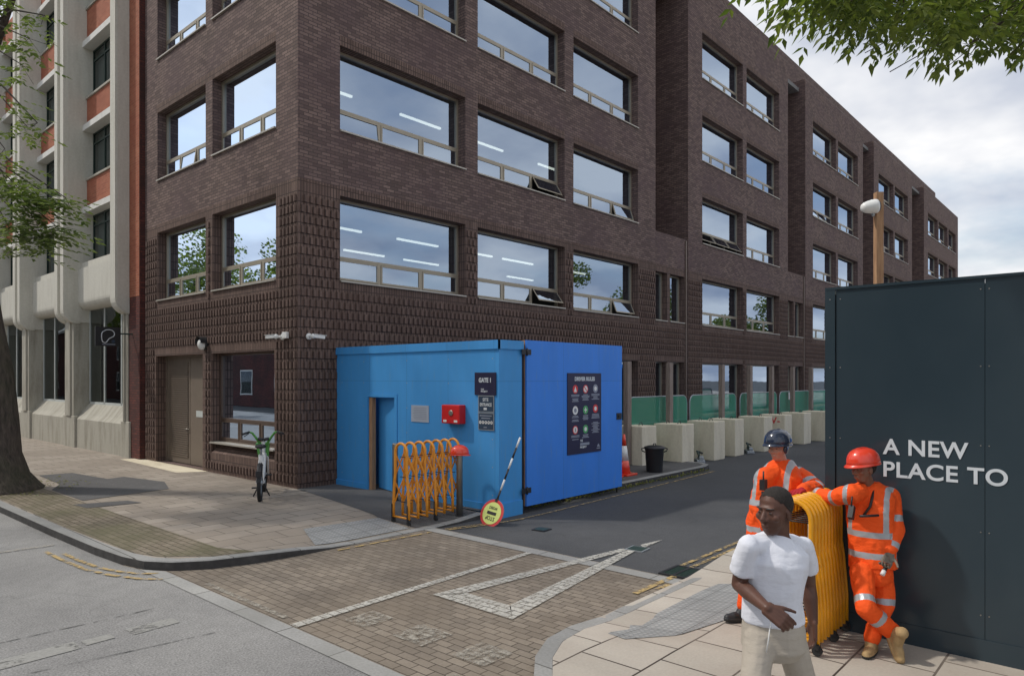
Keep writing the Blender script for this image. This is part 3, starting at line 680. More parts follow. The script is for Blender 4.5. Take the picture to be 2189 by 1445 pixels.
# ------------------------------------------------------------------ text helper
def text(body, size, off=.0, sx=1):
    cu = bpy.data.curves.new('t', 'FONT'); cu.body = body; cu.size = size; cu.offset = off; cu.extrude = .0015; cu.space_character = 1.05; cu.space_line = .95
    o = bpy.data.objects.new('t', cu); C.objects.link(o); bpy.context.view_layer.update()
    me = bpy.data.meshes.new_from_object(o.evaluated_get(bpy.context.evaluated_depsgraph_get())); bpy.data.objects.remove(o)
    return me
def put_text(name, body, size, M4, mat, parent, off=0, width=None, height=None, align='l'):
    me = text(body, size, off); xs = [v.co.x for v in me.vertices]; ys = [v.co.y for v in me.vertices]
    x0, x1, y0, y1 = min(xs), max(xs), min(ys), max(ys)
    fx = width/(x1-x0) if width else 1; fy = height/(y1-y0) if height else fx
    p = parent
    while p.parent: p = p.parent
    inv = Matrix.Translation(-Vector(p.location))
    for v in me.vertices:
        q = Vector(((v.co.x-(x0 if align == 'l' else (x0+x1)/2))*fx, (v.co.y-y0)*fy, v.co.z)); v.co = inv @ (M4 @ q)
    me.materials.clear(); me.materials.append(mat)
    o = bpy.data.objects.new(name, me); C.objects.link(o); o.parent = parent; return o
def FR(o, x, y):  # frame: origin, x axis, y axis
    x = Vector(x).normalized(); y = Vector(y).normalized(); z = x.cross(y)
    return Matrix(((x.x,y.x,z.x,o[0]),(x.y,y.y,z.y,o[1]),(x.z,y.z,z.z,o[2]),(0,0,0,1)))
# ------------------------------------------------------------------ blue hoarding hut
HX, HY, HT = 9.15, 8.44, 3.16
HUT = thing('site_hoarding', 'mid blue painted plywood site hoarding with a door standing ajar', 'hoarding', (HX, HY, 0))
h = MB()
def TH_(u, v, d): return Vector((HX+d, u, v))
hole = [(11.36,12.25,.0,2.09,.12)]
facade(h, TH_, HY, BY-.02, 0, HT, hole, .12, lambda u, v, H: 0)
h.box((HX+.001,HY,0),(HX+.62,HY+.12,HT)); h.box((HX+.5,HY+.12,0),(HX+.62,BY-.05,HT-.02)) if False else None
h.build('wall', M['blue'], HUT)
cp = MB(); cp.box((HX-.03,HY-.03,HT-.14),(HX,BY-.02,HT+.02)); cp.box((HX-.03,HY-.03,HT-.14),(HX+.64,HY,HT+.02)); cp.box((HX,HY,HT+.0),(HX+.64,HY+.15,HT+.02)); cp.box((HX,HY+.15,HT),(HX+.15,BY-.02,HT+.02)); cp.build('capping', M['blue'], HUT)
sk = MB(); sk.box((HX-.022,HY-.02,.0),(HX,11.3,.24)); sk.box((HX-.022,12.3,.0),(HX,BY-.02,.24)); sk.box((HX-.022,HY-.022,.0),(HX+.62,HY,.26)); sk.build('skirting', M['blue'], HUT)
st = MB(); st.box((HX+.12,11.2,0),(HX+.2,11.3,2.2)); st.box((HX+.02,12.14,.0),(HX+.12,12.24,2.09)); st.build('door_post', M['wood'], HUT)
ar = MB(); ar.box((HX-.014,11.27,.1),(HX,11.35,2.17)); ar.box((HX-.014,12.26,.1),(HX,12.34,2.17)); ar.box((HX-.014,11.35,2.10),(HX,12.26,2.17)); ar.build('architrave', M['blue'], HUT)
dl = MB(); Mx = Matrix.Translation((HX+.06,11.37,0)) @ Matrix.Rotation(R(-13), 4, 'Z'); dl.box((0,0,.14),(.04,.86,2.07), 0, Mx); dl.build('door', M['blue'], HUT)
db = MB(); db.box((HX+.62,HY+.6,0),(HX+.66,BY,2.9)); db.build('backing_panel', M['blue'], HUT)
sc_ = MB()
for y in (8.6,9.75,10.97,12.4,13.2):
    for z in (.4,.9,1.4,1.9,2.4,2.85):
        if not (11.3 < y < 12.3 and z < 2.2): sc_.box((HX-.0025,y-.008,z-.008),(HX+.001,y+.008,z+.008))
sc_.build('screws', M['sill'], HUT)
# signs on the hut
S1 = thing('gate_sign', 'square navy sign reading GATE 1 at the top of the sign stack', 'sign', (HX-.02, 8.74, 2.2), group=None)
b_ = MB(); b_.box((HX-.022,8.50,2.19),(HX-.004,9.03,2.60)); b_.build('panel', M['navy_sign'], S1, bev=.003)
FX = lambda y, z: FR((HX-.024, y, z), (0,-1,0), (0,0,1))
put_text('lettering', 'GATE 1', .1, FX(8.92,2.42), M['letter'], S1, .004, width=.30, height=.085)
put_text('project_name', 'THE\nPROJECT', .04, FX(8.87,2.235), M['letter'], S1, .001, width=.17, height=.075)
S2 = thing('entrance_sign', 'slate sign reading SITE ENTRANCE with a thin pale border', 'sign', (HX-.02, 8.74, 1.9))
b_ = MB(); b_.box((HX-.018,8.55,1.885),(HX-.004,8.94,2.185)); b_.build('border', M['grey_metal'], S2)
b_ = MB(); b_.box((HX-.021,8.565,1.90),(HX-.018,8.925,2.17)); b_.build('panel', M['slate_sign'], S2)
put_text('lettering', 'SITE', .1, FX(8.82,2.08), M['letter'], S2, .002, width=.14, height=.06)
put_text('lettering', 'ENTRANCE', .1, FX(8.89,1.99), M['letter'], S2, .002, width=.29, height=.06)
b_ = MB(); b_.box((HX-.023,8.72,1.925),(HX-.0215,8.80,1.965)); b_.build('project_name', M['letter'], S2)
S3 = thing('safety_sign', 'slate sign with a row of small pictograms, bottom of the stack', 'sign', (HX-.02, 8.74, 1.6))
b_ = MB(); b_.box((HX-.018,8.55,1.56),(HX-.004,8.94,1.875)); b_.build('border', M['grey_metal'], S3)
b_ = MB(); b_.box((HX-.021,8.565,1.575),(HX-.018,8.925,1.86)); b_.build('panel', M['slate_sign'], S3)
b_ = MB()
for z, a, c in ((1.82,8.60,8.90),(1.775,8.64,8.86),(1.61,8.72,8.80)): b_.box((HX-.0225,a,z-.008),(HX-.0214,c,z+.008))
b_.build('small_print', M['grey_text'], S3)
for k in range(5):
    b_ = MB(); y = 8.605+k*.07; b_.lathe([(.029,-.001),(.029,.001)], (0,0,0), 14, 0, FR((HX-.0222, y, 1.70), (0,-1,0), (0,0,1))); b_.build('pictogram', M['white'], S3)
    b_ = MB(); b_.box((HX-.025,y-.010,1.69),(HX-.0234,y+.010,1.715)); b_.build('pictogram_mark', M['slate_sign'], S3)
FP = thing('fire_alarm_box', 'red fire call point box mounted on the blue hoarding', 'alarm box', (HX-.1, 9.52, 1.64))
b_ = MB(); b_.box((HX-.17,9.28,1.65),(HX-.001,9.76,2.0)); b_.build('case', M['red'], FP, bev=.015)
b_ = MB(); b_.lathe([(.055,0),(.055,.012),(.04,.016)], (0,0,0), 18, 0, FR((HX-.17, 9.5, 1.85), (0,-1,0), (0,0,1))); b_.build('button_cover', M['steel'], FP)
b_ = MB(); b_.box((HX-.174,9.33,1.68),(HX-.171,9.42,1.72)); b_.box((HX-.174,9.62,1.68),(HX-.171,9.71,1.72)); b_.build('label_plate', M['white'], FP)
NB = thing('notice', 'white laminated notice pinned to the blue hoarding beside the door', 'notice', (HX-.01, 10.6, 1.6))
b_ = MB(); b_.box((HX-.012,10.30,1.63),(HX-.001,10.82,1.96)); b_.build('sheet', simple('laminated paper', srgb(170, 178, 190), .4, 0, .05), NB)
b_ = MB()
for k in range(7): b_.box((HX-.0135,10.36,1.69+k*.035),(HX-.0125,10.74+.02*(k % 2),1.70+k*.035))
b_.build('small_print', M['grey_text'], NB)
# ------------------------------------------------------------------ royal blue gate with poster
GT = thing('site_gate', 'royal blue plywood gate leaf swung open along the road kerb', 'gate', (9.86, 8.42, 0))
b_ = MB(); b_.box((9.86,8.40,.13),(13.08,8.44,3.20)); b_.build('leaf', M['royal'], GT)
b_ = MB()
for a in ((9.86,8.44,.13,9.96,8.53,3.2),(12.98,8.44,.13,13.08,8.53,3.2),(9.96,8.44,.13,12.98,8.53,.23),(9.96,8.44,3.1,12.98,8.53,3.2),(9.96,8.44,1.6,12.98,8.53,1.7)): b_.box(a[:3], a[3:])
b_.build('frame', M['wood'], GT)
b_ = MB(); b_.box((9.80,8.46,0),(9.845,8.60,3.15)); b_.build('hinge_post', M['black'], GT)
for z in (.42, 2.98):
    b_ = MB(); b_.box((9.72,8.39,z-.05),(9.98,8.398,z+.05)); b_.tube([(9.86,8.385,z-.07),(9.86,8.385,z+.07)], .016, 8); b_.build('hinge', M['black'], GT)
b_ = MB(); b_.box((12.86,8.385,1.60),(13.05,8.399,1.74)); b_.box((12.92,8.37,1.65),(13.0,8.385,1.69)); b_.build('lock', M['black'], GT)
b_ = MB(); b_.tube([(13.0,8.48,.0),(13.0,8.48,.3)], .015, 8); b_.build('drop_bolt', M['black'], GT)
PO = thing('driver_rules_board', 'tall navy board headed DRIVER RULES with nine round symbols on the blue gate', 'sign', (11.6, 8.39, 1.0))
px0, px1, pz0, pz1 = 11.09, 12.26, .97, 2.60; PY = 8.392
b_ = MB(); b_.box((px0,PY-.006,pz0),(px1,PY+.006,pz1)); b_.build('panel', M['navy_sign'], PO)
FY = lambda x, z: FR((x, PY-.008, z), (1,0,0), (0,0,1))
put_text('heading', 'DRIVER RULES', .1, FY(px0+.24,pz1-.16), M['letter'], PO, .004, width=.69, height=.085)
Wp = px1-px0; Hp = pz1-pz0
cols = [.22,.52,.82]
disc = [[('ring','sign_red',.19),('ring','white',.19),('ring','grey_text',.185)],[('ring','white',.45),('ring','green_disc',.45),('ring','sign_red',.44)],[('ring','white',.69),('ring','green_disc',.69),None]]
rad = .088
for r in range(3):
    for c_ in range(3):
        d = disc[r][c_]; fx = px0+Wp*cols[c_]; fz = pz1-Hp*(d[2]+.01 if d else .66)
        if d:
            m0, m1 = (('sign_red','white') if (r, c_) in ((0,1),(2,0)) else (d[1], {'sign_red':'white','white':'grey_text','green_disc':'white','grey_text':'white'}[d[1]]))
            b_ = MB(); b_.lathe([(rad,-.001),(rad,.001)], (0,0,0), 24, 0, FR((fx,PY-.0072,fz),(1,0,0),(0,0,1))); b_.build('symbol', M[m0], PO)
            b_ = MB(); rr = rad*.76 if m0 == 'sign_red' and (r, c_) != (1,2) else rad*.5
            if (r, c_) == (0, 0): b_.prism([(fx-.05,PY-.0085,fz-.055),(fx+.05,PY-.0085,fz-.055),(fx,PY-.0085,fz+.06)], None, (0,-.001,0))
            elif (r, c_) == (1, 1): b_.box((fx-.045,PY-.0095,fz-.012),(fx+.045,PY-.0083,fz+.012)); b_.box((fx-.012,PY-.0093,fz-.05),(fx+.012,PY-.0084,fz+.05))
            else: b_.lathe([(rr,-.001),(rr,.001)], (0,0,0), 20, 0, FR((fx,PY-.0088,fz),(1,0,0),(0,0,1)))
            b_.build('symbol_mark', M[m1], PO)
            if (r, c_) == (0, 1):
                b_ = MB(); b_.box((-.01,-.07,-.001),(.01,.07,.001), 0, FR((fx,PY-.011,fz),(1,0,1),(-1,0,1))); b_.build('symbol_bar', M['sign_red'], PO)
            if (r, c_) == (2, 0): put_text('symbol_number', '5', .1, FR((fx-.02,PY-.0105,fz-.035),(1,0,0),(0,0,1)), M['black'], PO, .001, width=.04, height=.07)
        b_ = MB(); rnd_ = random.Random(r*3+c_); z = (fz-.115) if d else fz+.06; n_ = {0:5,1:4,2:3}[r] if d else 9
        for k in range(n_):
            hw = rnd_.uniform(.07, .15)
            b_.box((fx-hw,PY-.0078,z-.008),(fx+hw,PY-.0068,z+.008)); z -= .026 if not (c_ == 0 and k in (1,)) else .05
        b_.build('small_print', M['grey_text'], PO)
put_text('project_name', 'THE', .1, FY(px0+.42,pz0+.235), M['letter'], PO, .002, width=.09, height=.05)
put_text('project_name', 'PROJECT', .1, FY(px0+.42,pz0+.10), M['letter'], PO, .004, width=.22, height=.05)
b_ = MB(); b_.box((px0+.42,PY-.0085,pz0+.165),(px0+.74,PY-.007,pz0+.215)); b_.build('project_name_bar', M['grey_text'], PO)
b_ = MB(); b_.prism([(px1-.16,PY-.0085,pz0+.10),(px1-.05,PY-.0085,pz0+.10),(px1-.105,PY-.0085,pz0+.17)], None, (0,.001,0)); b_.box((px1-.17,PY-.0085,pz0+.06),(px1-.04,PY-.0072,pz0+.08)); b_.build('contractor_mark', M['grey_text'], PO)
# ------------------------------------------------------------------ navy hoarding with slogan
NX = 7.05
NV = thing('site_hoarding', 'tall glossy navy hoarding with large pale slogan A NEW PLACE TO', 'hoarding', (NX, 2.2, 0))
b_ = MB()
ys = [2.13, .94, -.28, -1.5, -2.72, -3.94]
for a, c in zip(ys, ys[1:]): b_.box((NX,c+.002,.12),(NX+.02,a-.002,3.34))
b_.build('panel', M['navy'], NV)
b_ = MB(); b_.box((NX-.012,2.135,.12),(NX+.09,2.225,3.35)); b_.build('corner_post', M['navy'], NV)
b_ = MB(); b_.box((NX+.03,-3.9,.12),(NX+.09,2.13,3.30)); b_.build('backing', M['black'], NV)
b_ = MB(); b_.box((NX-.015,-3.9,3.34),(NX+.09,2.225,3.365)); b_.build('capping', M['navy'], NV)
b_ = MB()
for z in (.5,1.2,1.93,2.6,3.25):
    for y in (2.18, 2.09, .97, .91, -.25, -.31): b_.tube([(NX-.003-(.01 if y > 2.13 else 0),y,z),(NX,y,z)], .006, 6)
b_.build('rivets', M['steel'], NV)
b_ = MB(); b_.box((NX-.012,-3.9,.12),(NX-.001,2.13,.30)); b_.build('base_trim', M['navy'], NV)
FN = lambda y, z: FR((NX-.004, y, z), (0,-1,0), (0,0,1))
put_text('slogan', 'A NEW', .2, FN(1.722,1.805), M['letter'], NV, .004, width=.665, height=.143)
put_text('slogan', 'PLACE TO', .2, FN(1.716,1.60), M['letter'], NV, .004, width=.935, height=.143)
# ------------------------------------------------------------------ expanding barriers
def expander(name, label, loc, n, sp, mat, top=1.38, w0=.15, w1=.20, bars=True):
    t = thing(name, label, 'barrier', loc, 0, 'expanding trellis barriers')
    for i in range(n):
        x = i*sp; b = MB(); pts = []
        L = [(-w1,.10),(-w1,.35),(-w1+.015,.55),(-w0-.02,.72),(-w0,.85),(-w0,top-w0-.05)]
        arc = [(-w0*math.cos(a), top-w0-.02+(w0)*math.sin(a)) for a in [math.pi*k/10 for k in range(11)]]
        pts = L+arc+[(-y, z) for y, z in L[::-1]]
        b.tube([(x, y, z) for y, z in pts], .024, 8)
        b.tube([(x,-w1,.12),(x,w1,.12)], .018, 8); o = b.build('hoop', mat, t, world=False)
    for i in range(0, n-1):
        for z in (.36,.78,1.12):
            b = MB(); x = i*sp
            b.tube([(x+sp*.5,-w0-.0,z),(x+sp*.5,w0,z)], .007, 6); b.build('pivot_rod', M['black'], t, world=False)
    if bars:
        for sgn in (-1, 1):
            for i in range(n-1):
                x = i*sp
                for za, zb in ((1.18,.80),(.80,1.18),(.72,.34),(.34,.72)):
                    b = MB(); y = sgn*(w0+.004 if max(za, zb) > .8 else (w0+w1)/2); o_ = .006 if za < zb else -.006
                    d = Vector((sp, 0, zb-za)).normalized(); nn = Vector((-d.z, 0, d.x))*.016
                    A = Vector((x, y+o_, za)); B = Vector((x+sp, y+o_, zb))
                    b.prism([A-nn, B-nn, B+nn, A+nn], None, (0,.004,0)); b.build('lattice_bar', mat, t, world=False)
    for i in (0, n//2, n-1):
        for y in (-w1-.0, w1):
            b = MB(); b.tube([(i*sp-.018,y,.045),(i*sp+.018,y,.045)], .042, 14); b.build('castor', M['rubber'], t, world=False)
            b = MB(); b.box((i*sp-.03,y-.02,.06),(i*sp+.03,y+.02,.11)); b.box((i*sp-.045,y-.006,.1),(i*sp-.03,y+.006,.34)); b.build('castor_bracket', M['black'], t, world=False)
    return t
expander('expanding_barrier', 'orange yellow trellis barrier part folded in front of the light blue hoarding', (7.55, 9.20, hl(7.6,9.2)), 7, .20, M['orange_tube'])
expander('expanding_barrier', 'deep yellow trellis barrier folded flat beside the two workers', (6.22, 2.24, hr(6.5,2.2)), 10, .088, M['yellow_tube'], 1.33, .16, .21, True)
# ------------------------------------------------------------------ bollards, helmet, lollipop sign
def bollard(loc, label, h=1.0):
    t = thing('bollard', label, 'bollard', loc, 0, 'steel bollards by the blue hoarding'); b = MB()
    b.lathe([(.057,0),(.057,h-.04),(.057,h-.01),(.05,h)], (0,0,0), 24); b.build('post', M['steel'], t, world=False)
    b = MB(); b.lathe([(.075,0),(.075,.01),(.058,.014)], (0,0,0), 20); b.build('collar', M['black'], t, world=False); return t
BL = Vector((8.66, 8.94, hl(8.66,8.94)))
bollard(BL, 'brushed steel bollard wearing a red orange hard hat', 1.12)
def bz(u, v, D): return at(u, v, D)
bp = at(845, 947, 13.6); bollard((bp.x, bp.y, .12), 'brushed steel bollard with a bare top behind the orange barrier', bp.z-.12)
def hat(mb, c, f, up, s=1.0):
    c = Vector(c); f = Vector(f).normalized(); up = Vector(up).normalized(); r = f.cross(up).normalized(); f = up.cross(r)
    Rm = Matrix((f, r, up)).transposed()
    prof = [(1.0,0),(1.0,.18),(.97,.38),(.90,.58),(.76,.78),(.56,.92),(.30,.99),(.02,1.0)]
    rings = []
    for a, z in prof:
        ring = []
        for q in range(28):
            th = 2*math.pi*q/28
            ring.append(c+Rm @ Vector((a*.135*math.cos(th)*s, a*.112*math.sin(th)*s, z*.125*s)))
        rings.append(ring)
    mb.rings(rings)
    # brim
    out = []
    for k, (e, z) in enumerate(((0,.004),(1,-.006),(1,-.012),(0,-.006))):
        ring = []
        for q in range(28):
            th = 2*math.pi*q/28; ext = e*(.005+.022*max(0, math.cos(th))**2)
            ring.append(c+Rm @ Vector(((.135+ext)*math.cos(th)*s, (.112+ext*.8)*math.sin(th)*s, z*s-.01*e*max(0, math.cos(th)))))
        out.append(ring)
    mb.rings(out+[out[0]], caps=False)
    for off in (-.028, 0, .028):
        pts = [c+Rm @ Vector((.137*math.cos(a)*s*(1-abs(off)*2), off*s, (.128*math.sin(a)*(1-abs(off)*1.5))*s+.002)) for a in [R(28+124*k/12) for k in range(13)]]
        mb.tube(pts, .005, 6)
hh = thing('hard_hat', 'red orange hard hat perched on top of the steel bollard', 'hard hat', (BL.x, BL.y, BL.z+1.12))
m_ = MB(); hat(m_, (BL.x, BL.y, BL.z+1.09), (1,-.8,0), (0,0,1), 1.25); m_.build('shell', M['helmet_red'], hh)
m_ = MB(); m_.lathe([(.03,0),(.03,.004)], (0,0,0), 12, 0, FR((BL.x+.085,BL.y-.09,BL.z+1.13),(.7,.7,0),(0,0,1))); m_.build('badge', M['white'], hh)
LS = thing('stop_sign', 'round STOP lollipop sign propped upside down against the hoarding corner', 'sign', (8.65, 8.16, 0))
c0 = at(1052, 1097, 11.95); tp = at(1112, 935, 12.3); ax = (tp-c0).normalized(); nrm = Vector((-1,-.04,.12)); nrm = (nrm-ax*nrm.dot(ax)).normalized()
rt = ax.cross(nrm)   # sign upside down: text up = -ax
Fd = lambda off, ext=0: FR(c0+nrm*off, rt, ax)
def disc_(name, r, off, mat, th=.004):
    b = MB(); b.lathe([(r,-th/2),(r,th/2)], (0,0,0), 36, 0, Fd(off)); return b.build(name, M[mat], LS)
disc_('plate', .245, 0, 'grey_metal', .010); disc_('red_border', .243, .008, 'sign_red'); disc_('yellow_face', .192, .0125, 'sign_yellow')
b = MB(); b.box((-.10,-.026,0),(.10,.026,.003), 0, Fd(.016)); b.build('black_bar', M['black'], LS)
FT = FR(c0+nrm*.017-ax*.055, -rt, -ax)
put_text('lettering', 'STOP', .1, FT, M['black'], LS, .001, width=.20, height=.07, align='c')
put_text('lettering', 'WORKS', .1, FR(c0+nrm*.017+ax*.115, -rt, -ax), M['black'], LS, .001, width=.18, height=.05, align='c')
p0 = c0+ax*.22; L_ = (tp-p0).length
for k in range(6):
    b = MB(); b.tube([p0+ax*L_*k/6, p0+ax*L_*(k+1)/6], .017, 10); b.build('pole_section', M['black'] if k % 2 == 0 else M['white'], LS)
b = MB(); b.box((-.03,.20,-.012),(.03,.26,.014), 0, Fd(0)); b.build('clamp', M['black'], LS)
# ------------------------------------------------------------------ concrete blocks, bin, cones, posts, netting
blk = thing('concrete_block', 'x', 'block', (0,0,0)); m_ = MB(); m_.box((0,0,0),(.72,.92,1.18)); m_.build('body', M['concrete_block'], blk, world=False, bev=.02)
for dx_ in (.22, .5):
    m_ = MB(); m_.tube([(.36+.09*math.cos(a)*(1), dx_*1.3, 1.17+.10*math.sin(a)) for a in [math.pi*k/8 for k in range(9)]], .011, 6); m_.build('lifting_loop', M['steel_green'], blk, world=False)
bpos = [(1373,1005,'pale concrete barrier block beside the royal blue gate, behind the traffic cones'),(1459,997,'pale concrete barrier block directly behind the black dustbin'),(1527,985,'pale concrete barrier block with the grey barrier foot leaning on its left side'),(1572,976,'slim looking concrete barrier block fourth from the blue gate'),(1634,966,'pale concrete barrier block just left of the one with red graffiti'),(1678,958,'pale concrete barrier block with red spray painted letters'),(1719,950,'pale concrete barrier block right behind the blue helmeted worker'),(1766,944,'farthest concrete barrier block, partly hidden by the navy hoarding')]
for k, (u, v, lb) in enumerate(bpos):
    D = 2.5*F/(v-VY); p = at(u, v, D); sc = 1.0
    o = blk if k == 0 else dup(blk, (0,0,0))
    o.location = (p.x, p.y, 0); o.rotation_euler.z = R((-2, 1, -1, 2, 0, 1, -1, 0)[k]); o['label'] = lb; o['group'] = 'concrete blocks along the building'
    if k == 5:
        tx = put_text('graffiti', 'SW-', .3, FR((-.012,.80,.86),(0,-1,0),(0,0,1)), M['sign_red'], blk, .006, width=.62, height=.24)
        tx.parent = o
        for vv in tx.data.vertices: vv.co += Vector(blk.location)
netp = thing('mesh_fence_panel', 'x', 'fence', (0,0,0)); fw, fh = 3.45, 1.95
m_ = MB(); rc = .25
path = [(0,0,.1),(0,0,fh-rc)]+[(rc-rc*math.cos(a),0,fh-rc+rc*math.sin(a)) for a in [math.pi/2*k/6 for k in range(1,7)]]+[(fw-rc+rc*math.sin(a),0,fh-rc+rc*math.cos(a)) for a in [math.pi/2*k/6 for k in range(0,7)]]+[(fw,0,.1)]
m_.tube(path, .02, 8); m_.tube([(0,0,.2),(fw,0,.2)], .016, 8); m_.tube([(0,0,1.2),(fw,0,1.2)], .012, 8); m_.tube([(fw*.5,0,.2),(fw*.5,0,fh)], .012, 8); m_.build('frame', M['grey_metal'], netp, world=False)
m_ = MB()
pp = [(p[0], p[2]) for p in path]; pp = [(x, z) for x, z in pp]
poly_ = [(.01,.12)]+[(min(max(x,.012),fw-.012), z-.01) for x, z in pp[1:-1]]+[(fw-.01,.12)]
m_.face([(x,-.015,z) for x, z in poly_]); m_.build('netting', M['net'], netp, world=False)
m_ = MB(); m_.box((-.15,-.3,0),(.15,.3,.12)); m_.build('foot', M['rubber'], netp, world=False, bev=.02)
for k, (x, y, lb) in enumerate(((16.85,10.62,'green netted site fence panel nearest the royal blue gate'),(20.45,10.6,'green netted site fence panel above the third and fourth concrete blocks'),(24.3,10.62,'green netted site fence panel behind the block with red letters'),(28.0,10.6,'green netted site fence panel carrying a small white notice'),(31.65,10.62,'green netted site fence panel disappearing behind the navy hoarding'))):
    o = netp if k == 0 else dup(netp, (0,0,0)); o.location = (x, y, 0); o['label'] = lb; o['group'] = 'green netted fence panels'
m_ = MB(); m_.box((28.9,10.56,1.62),(29.25,10.575,1.92)); o = m_.build('notice', M['white'], None); tag(o, 'small white notice tied to the green netting', 'notice')
post = thing('timber_post', 'x', 'post', (0,0,0)); m_ = MB(); m_.box((-.10,-.07,0),(.10,.07,2.95)); m_.build('upright', M['wood_grey'], post, world=False, bev=.006)
for k, (x, lb) in enumerate(((16.44,'weathered timber post just behind the edge of the royal blue gate'),(18.76,'weathered timber post rising through the first green panel'),(22.3,'weathered timber post in front of the left ground floor window of the second bay'),(24.6,'weathered timber post right of the fourth concrete block'),(26.62,'weathered timber post left of the red lettered block'),(28.83,'pale timber post beside the small white notice'),(31.0,'weathered timber post nearest the navy hoarding'))):
    o = post if k == 0 else dup(post, (0,0,0)); o.location = (x, 10.38, 0); o['label'] = lb; o['group'] = 'timber posts behind the concrete blocks'
# blue strip on third post, barrier feet
for u, v, lb in ((1497,978,'grey metal barrier foot lying between the second and third blocks'),(1602,958,'grey metal barrier foot lying between the fourth and fifth blocks')):
    D = 2.5*F/(v+10-VY); p = at(u, v, D); t = thing('barrier_foot', lb, 'barrier foot', (p.x, p.y, 0), R(30), 'barrier feet on the ground')
    m_ = MB(); m_.box((-.35,-.12,.0),(.35,.12,.10)); m_.box((-.3,-.08,.10),(.15,.05,.2)); m_.build('base', M['grey_metal'], t, world=False, bev=.02)
    m_ = MB(); m_.tube([(-.2,0,.1),(-.1,.1,.34),(.12,-.06,.26)], .03, 8); m_.tube([(.2,.05,.08),(.3,.0,.3)], .025, 8); m_.build('socket', M['steel_green'], t, world=False)
D = 2.38*F/(1008-VY); p = at(1399, 1008, D)
BN = thing('dustbin', 'black plastic dustbin with handles and a domed lid in front of the second block', 'bin', (p.x, p.y, .12))
m_ = MB(); m_.lathe([(.20,0),(.205,.02),(.235,.55),(.25,.58),(.25,.60),(.23,.60)], (0,0,0), 28); m_.build('body', M['black'], BN, world=False)
m_ = MB(); m_.lathe([(.265,.585),(.268,.61),(.25,.635),(.15,.665),(.02,.675)], (0,0,0), 28); m_.tube([(-.06,0,.66),(-.05,0,.71),(.05,0,.71),(.06,0,.66)], .012, 8); m_.build('lid', M['black'], BN, world=False)
for sg_ in (-1, 1):
    m_ = MB(); vx = Vector((ss, -cc, 0))*sg_; m_.tube([vx*.24+Vector((0,0,.5)), vx*.31+Vector((0,0,.53)), vx*.33+Vector((0,0,.58)), vx*.26+Vector((0,0,.61))], .016, 8); m_.build('handle', M['black'], BN, world=False)
D = 2.38*F/(1015-VY)
cone = thing('traffic_cone', 'tall red and white traffic cone behind the gate edge', 'cone', at(1334, 1015, D).to_tuple(), 0, 'traffic cones behind the gate'); cone.location.z = .12
m_ = MB(); m_.box((-.24,-.24,0),(.24,.24,.05)); m_.build('base', M['helmet_red'], cone, world=False, bev=.01)
for a, c_, mt in ((0.05,.36,'helmet_red'),(.36,.72,'white'),(.72,1.0,'helmet_red')):
    m_ = MB(); rr = lambda z: .165-.14*(z/1.0); m_.lathe([(rr(a),a),(rr(c_),c_)], (0,0,0), 24); m_.build('sleeve' if mt == 'white' else 'cone_body', M[mt], cone, world=False)
o = dup(cone, (cone.location.x-.45, cone.location.y-.02, -.28), 0.3, 'red traffic cone mostly hidden behind the gate edge'); o.location.z = .12; o.scale = (.8,.8,.62)
# ------------------------------------------------------------------ security cameras, lamp, post camera
def cctv(name, label, base, wall_n, dirv, h=.12):
    t = thing(name, label, 'security camera', base, 0, 'security cameras on the brick corner'); B = Vector(base); n = Vector(wall_n); d = Vector(dirv).normalized()
    m = MB(); m.lathe([(.07,0),(.07,.03),(.05,.05)], (0,0,0), 18, 0, FR(B, n.orthogonal(), n.cross(n.orthogonal()))); m.tube([B+n*.03, B+n*.16], .03, 12); m.ell(B+n*.18, (.055,.055,.055)); m.build('bracket', M['white'], t)
    m = MB(); p = B+n*.19+d*.02; up = Vector((0,0,1)); r_ = d.cross(up).normalized(); Mx = Matrix((d, r_, r_.cross(d))).transposed().to_4x4(); Mx.translation = p
    m.box((0,-.04,-.035),(.23,.04,.04), 0, Mx); m.build('housing', M['white'], t, bev=.012)
    m = MB(); m.box((-.02,-.046,.042),(.26,.046,.05), 0, Mx); m.build('sunshield', M['white'], t)
    m = MB(); m.box((.23,-.03,-.026),(.235,.03,.03), 0, Mx); m.build('lens', M['black'], t)
    return t
L_cam = -Vector((ss, -cc, 0))
cctv('security_camera', 'white bullet camera pointing left, on the face with the steel door', (BX-.03, 13.95, 3.40), (-1,0,0), Vector((-.35,1,-.05)))
j = MB(); j.box((BX-.1,13.72,3.36),(BX-.03,13.9,3.5)); j = j.build('junction_box', M['white'], None, bev=.01); tag(j, 'small white junction box beside the left pointing security camera', 'junction box')
cctv('security_camera', 'white bullet camera pointing right, on the face above the blue hoarding', (8.42, BY-.03, 3.40), (0,-1,0), Vector((1,-.30,-.10)))
LM = thing('wall_lamp', 'round white bulkhead lamp with black hood above the steel door', 'lamp', (BX, 17.75, 3.35))
m_ = MB(); m_.lathe([(.17,0),(.17,.06),(.15,.07)], (0,0,0), 24, 0, FR((BX,17.75,3.38),(0,-1,0),(0,0,1))); m_.build('base', M['black'], LM)
m_ = MB(); m_.ell((BX-.09,17.75,3.36), (.11,.13,.15)); m_.build('diffuser', M['white'], LM)
m_ = MB()
m_.rings([[(BX-.03-d_, 17.75+.17*math.cos(a), 3.38+.17*math.sin(a)+.0) for a in [math.pi*q/12 for q in range(13)]] for d_ in (0,.10,.18)], caps=False, close=False); m_.build('hood', M['black'], LM)
pc = at(1878, 412, 10.0)
TP = thing('camera_post', 'tall timber post behind the navy hoarding carrying a white dome camera', 'post', (pc.x, pc.y, 0))
Mz = Matrix.Translation((pc.x, pc.y, 0)) @ Matrix.Rotation(R(-48), 4, 'Z')
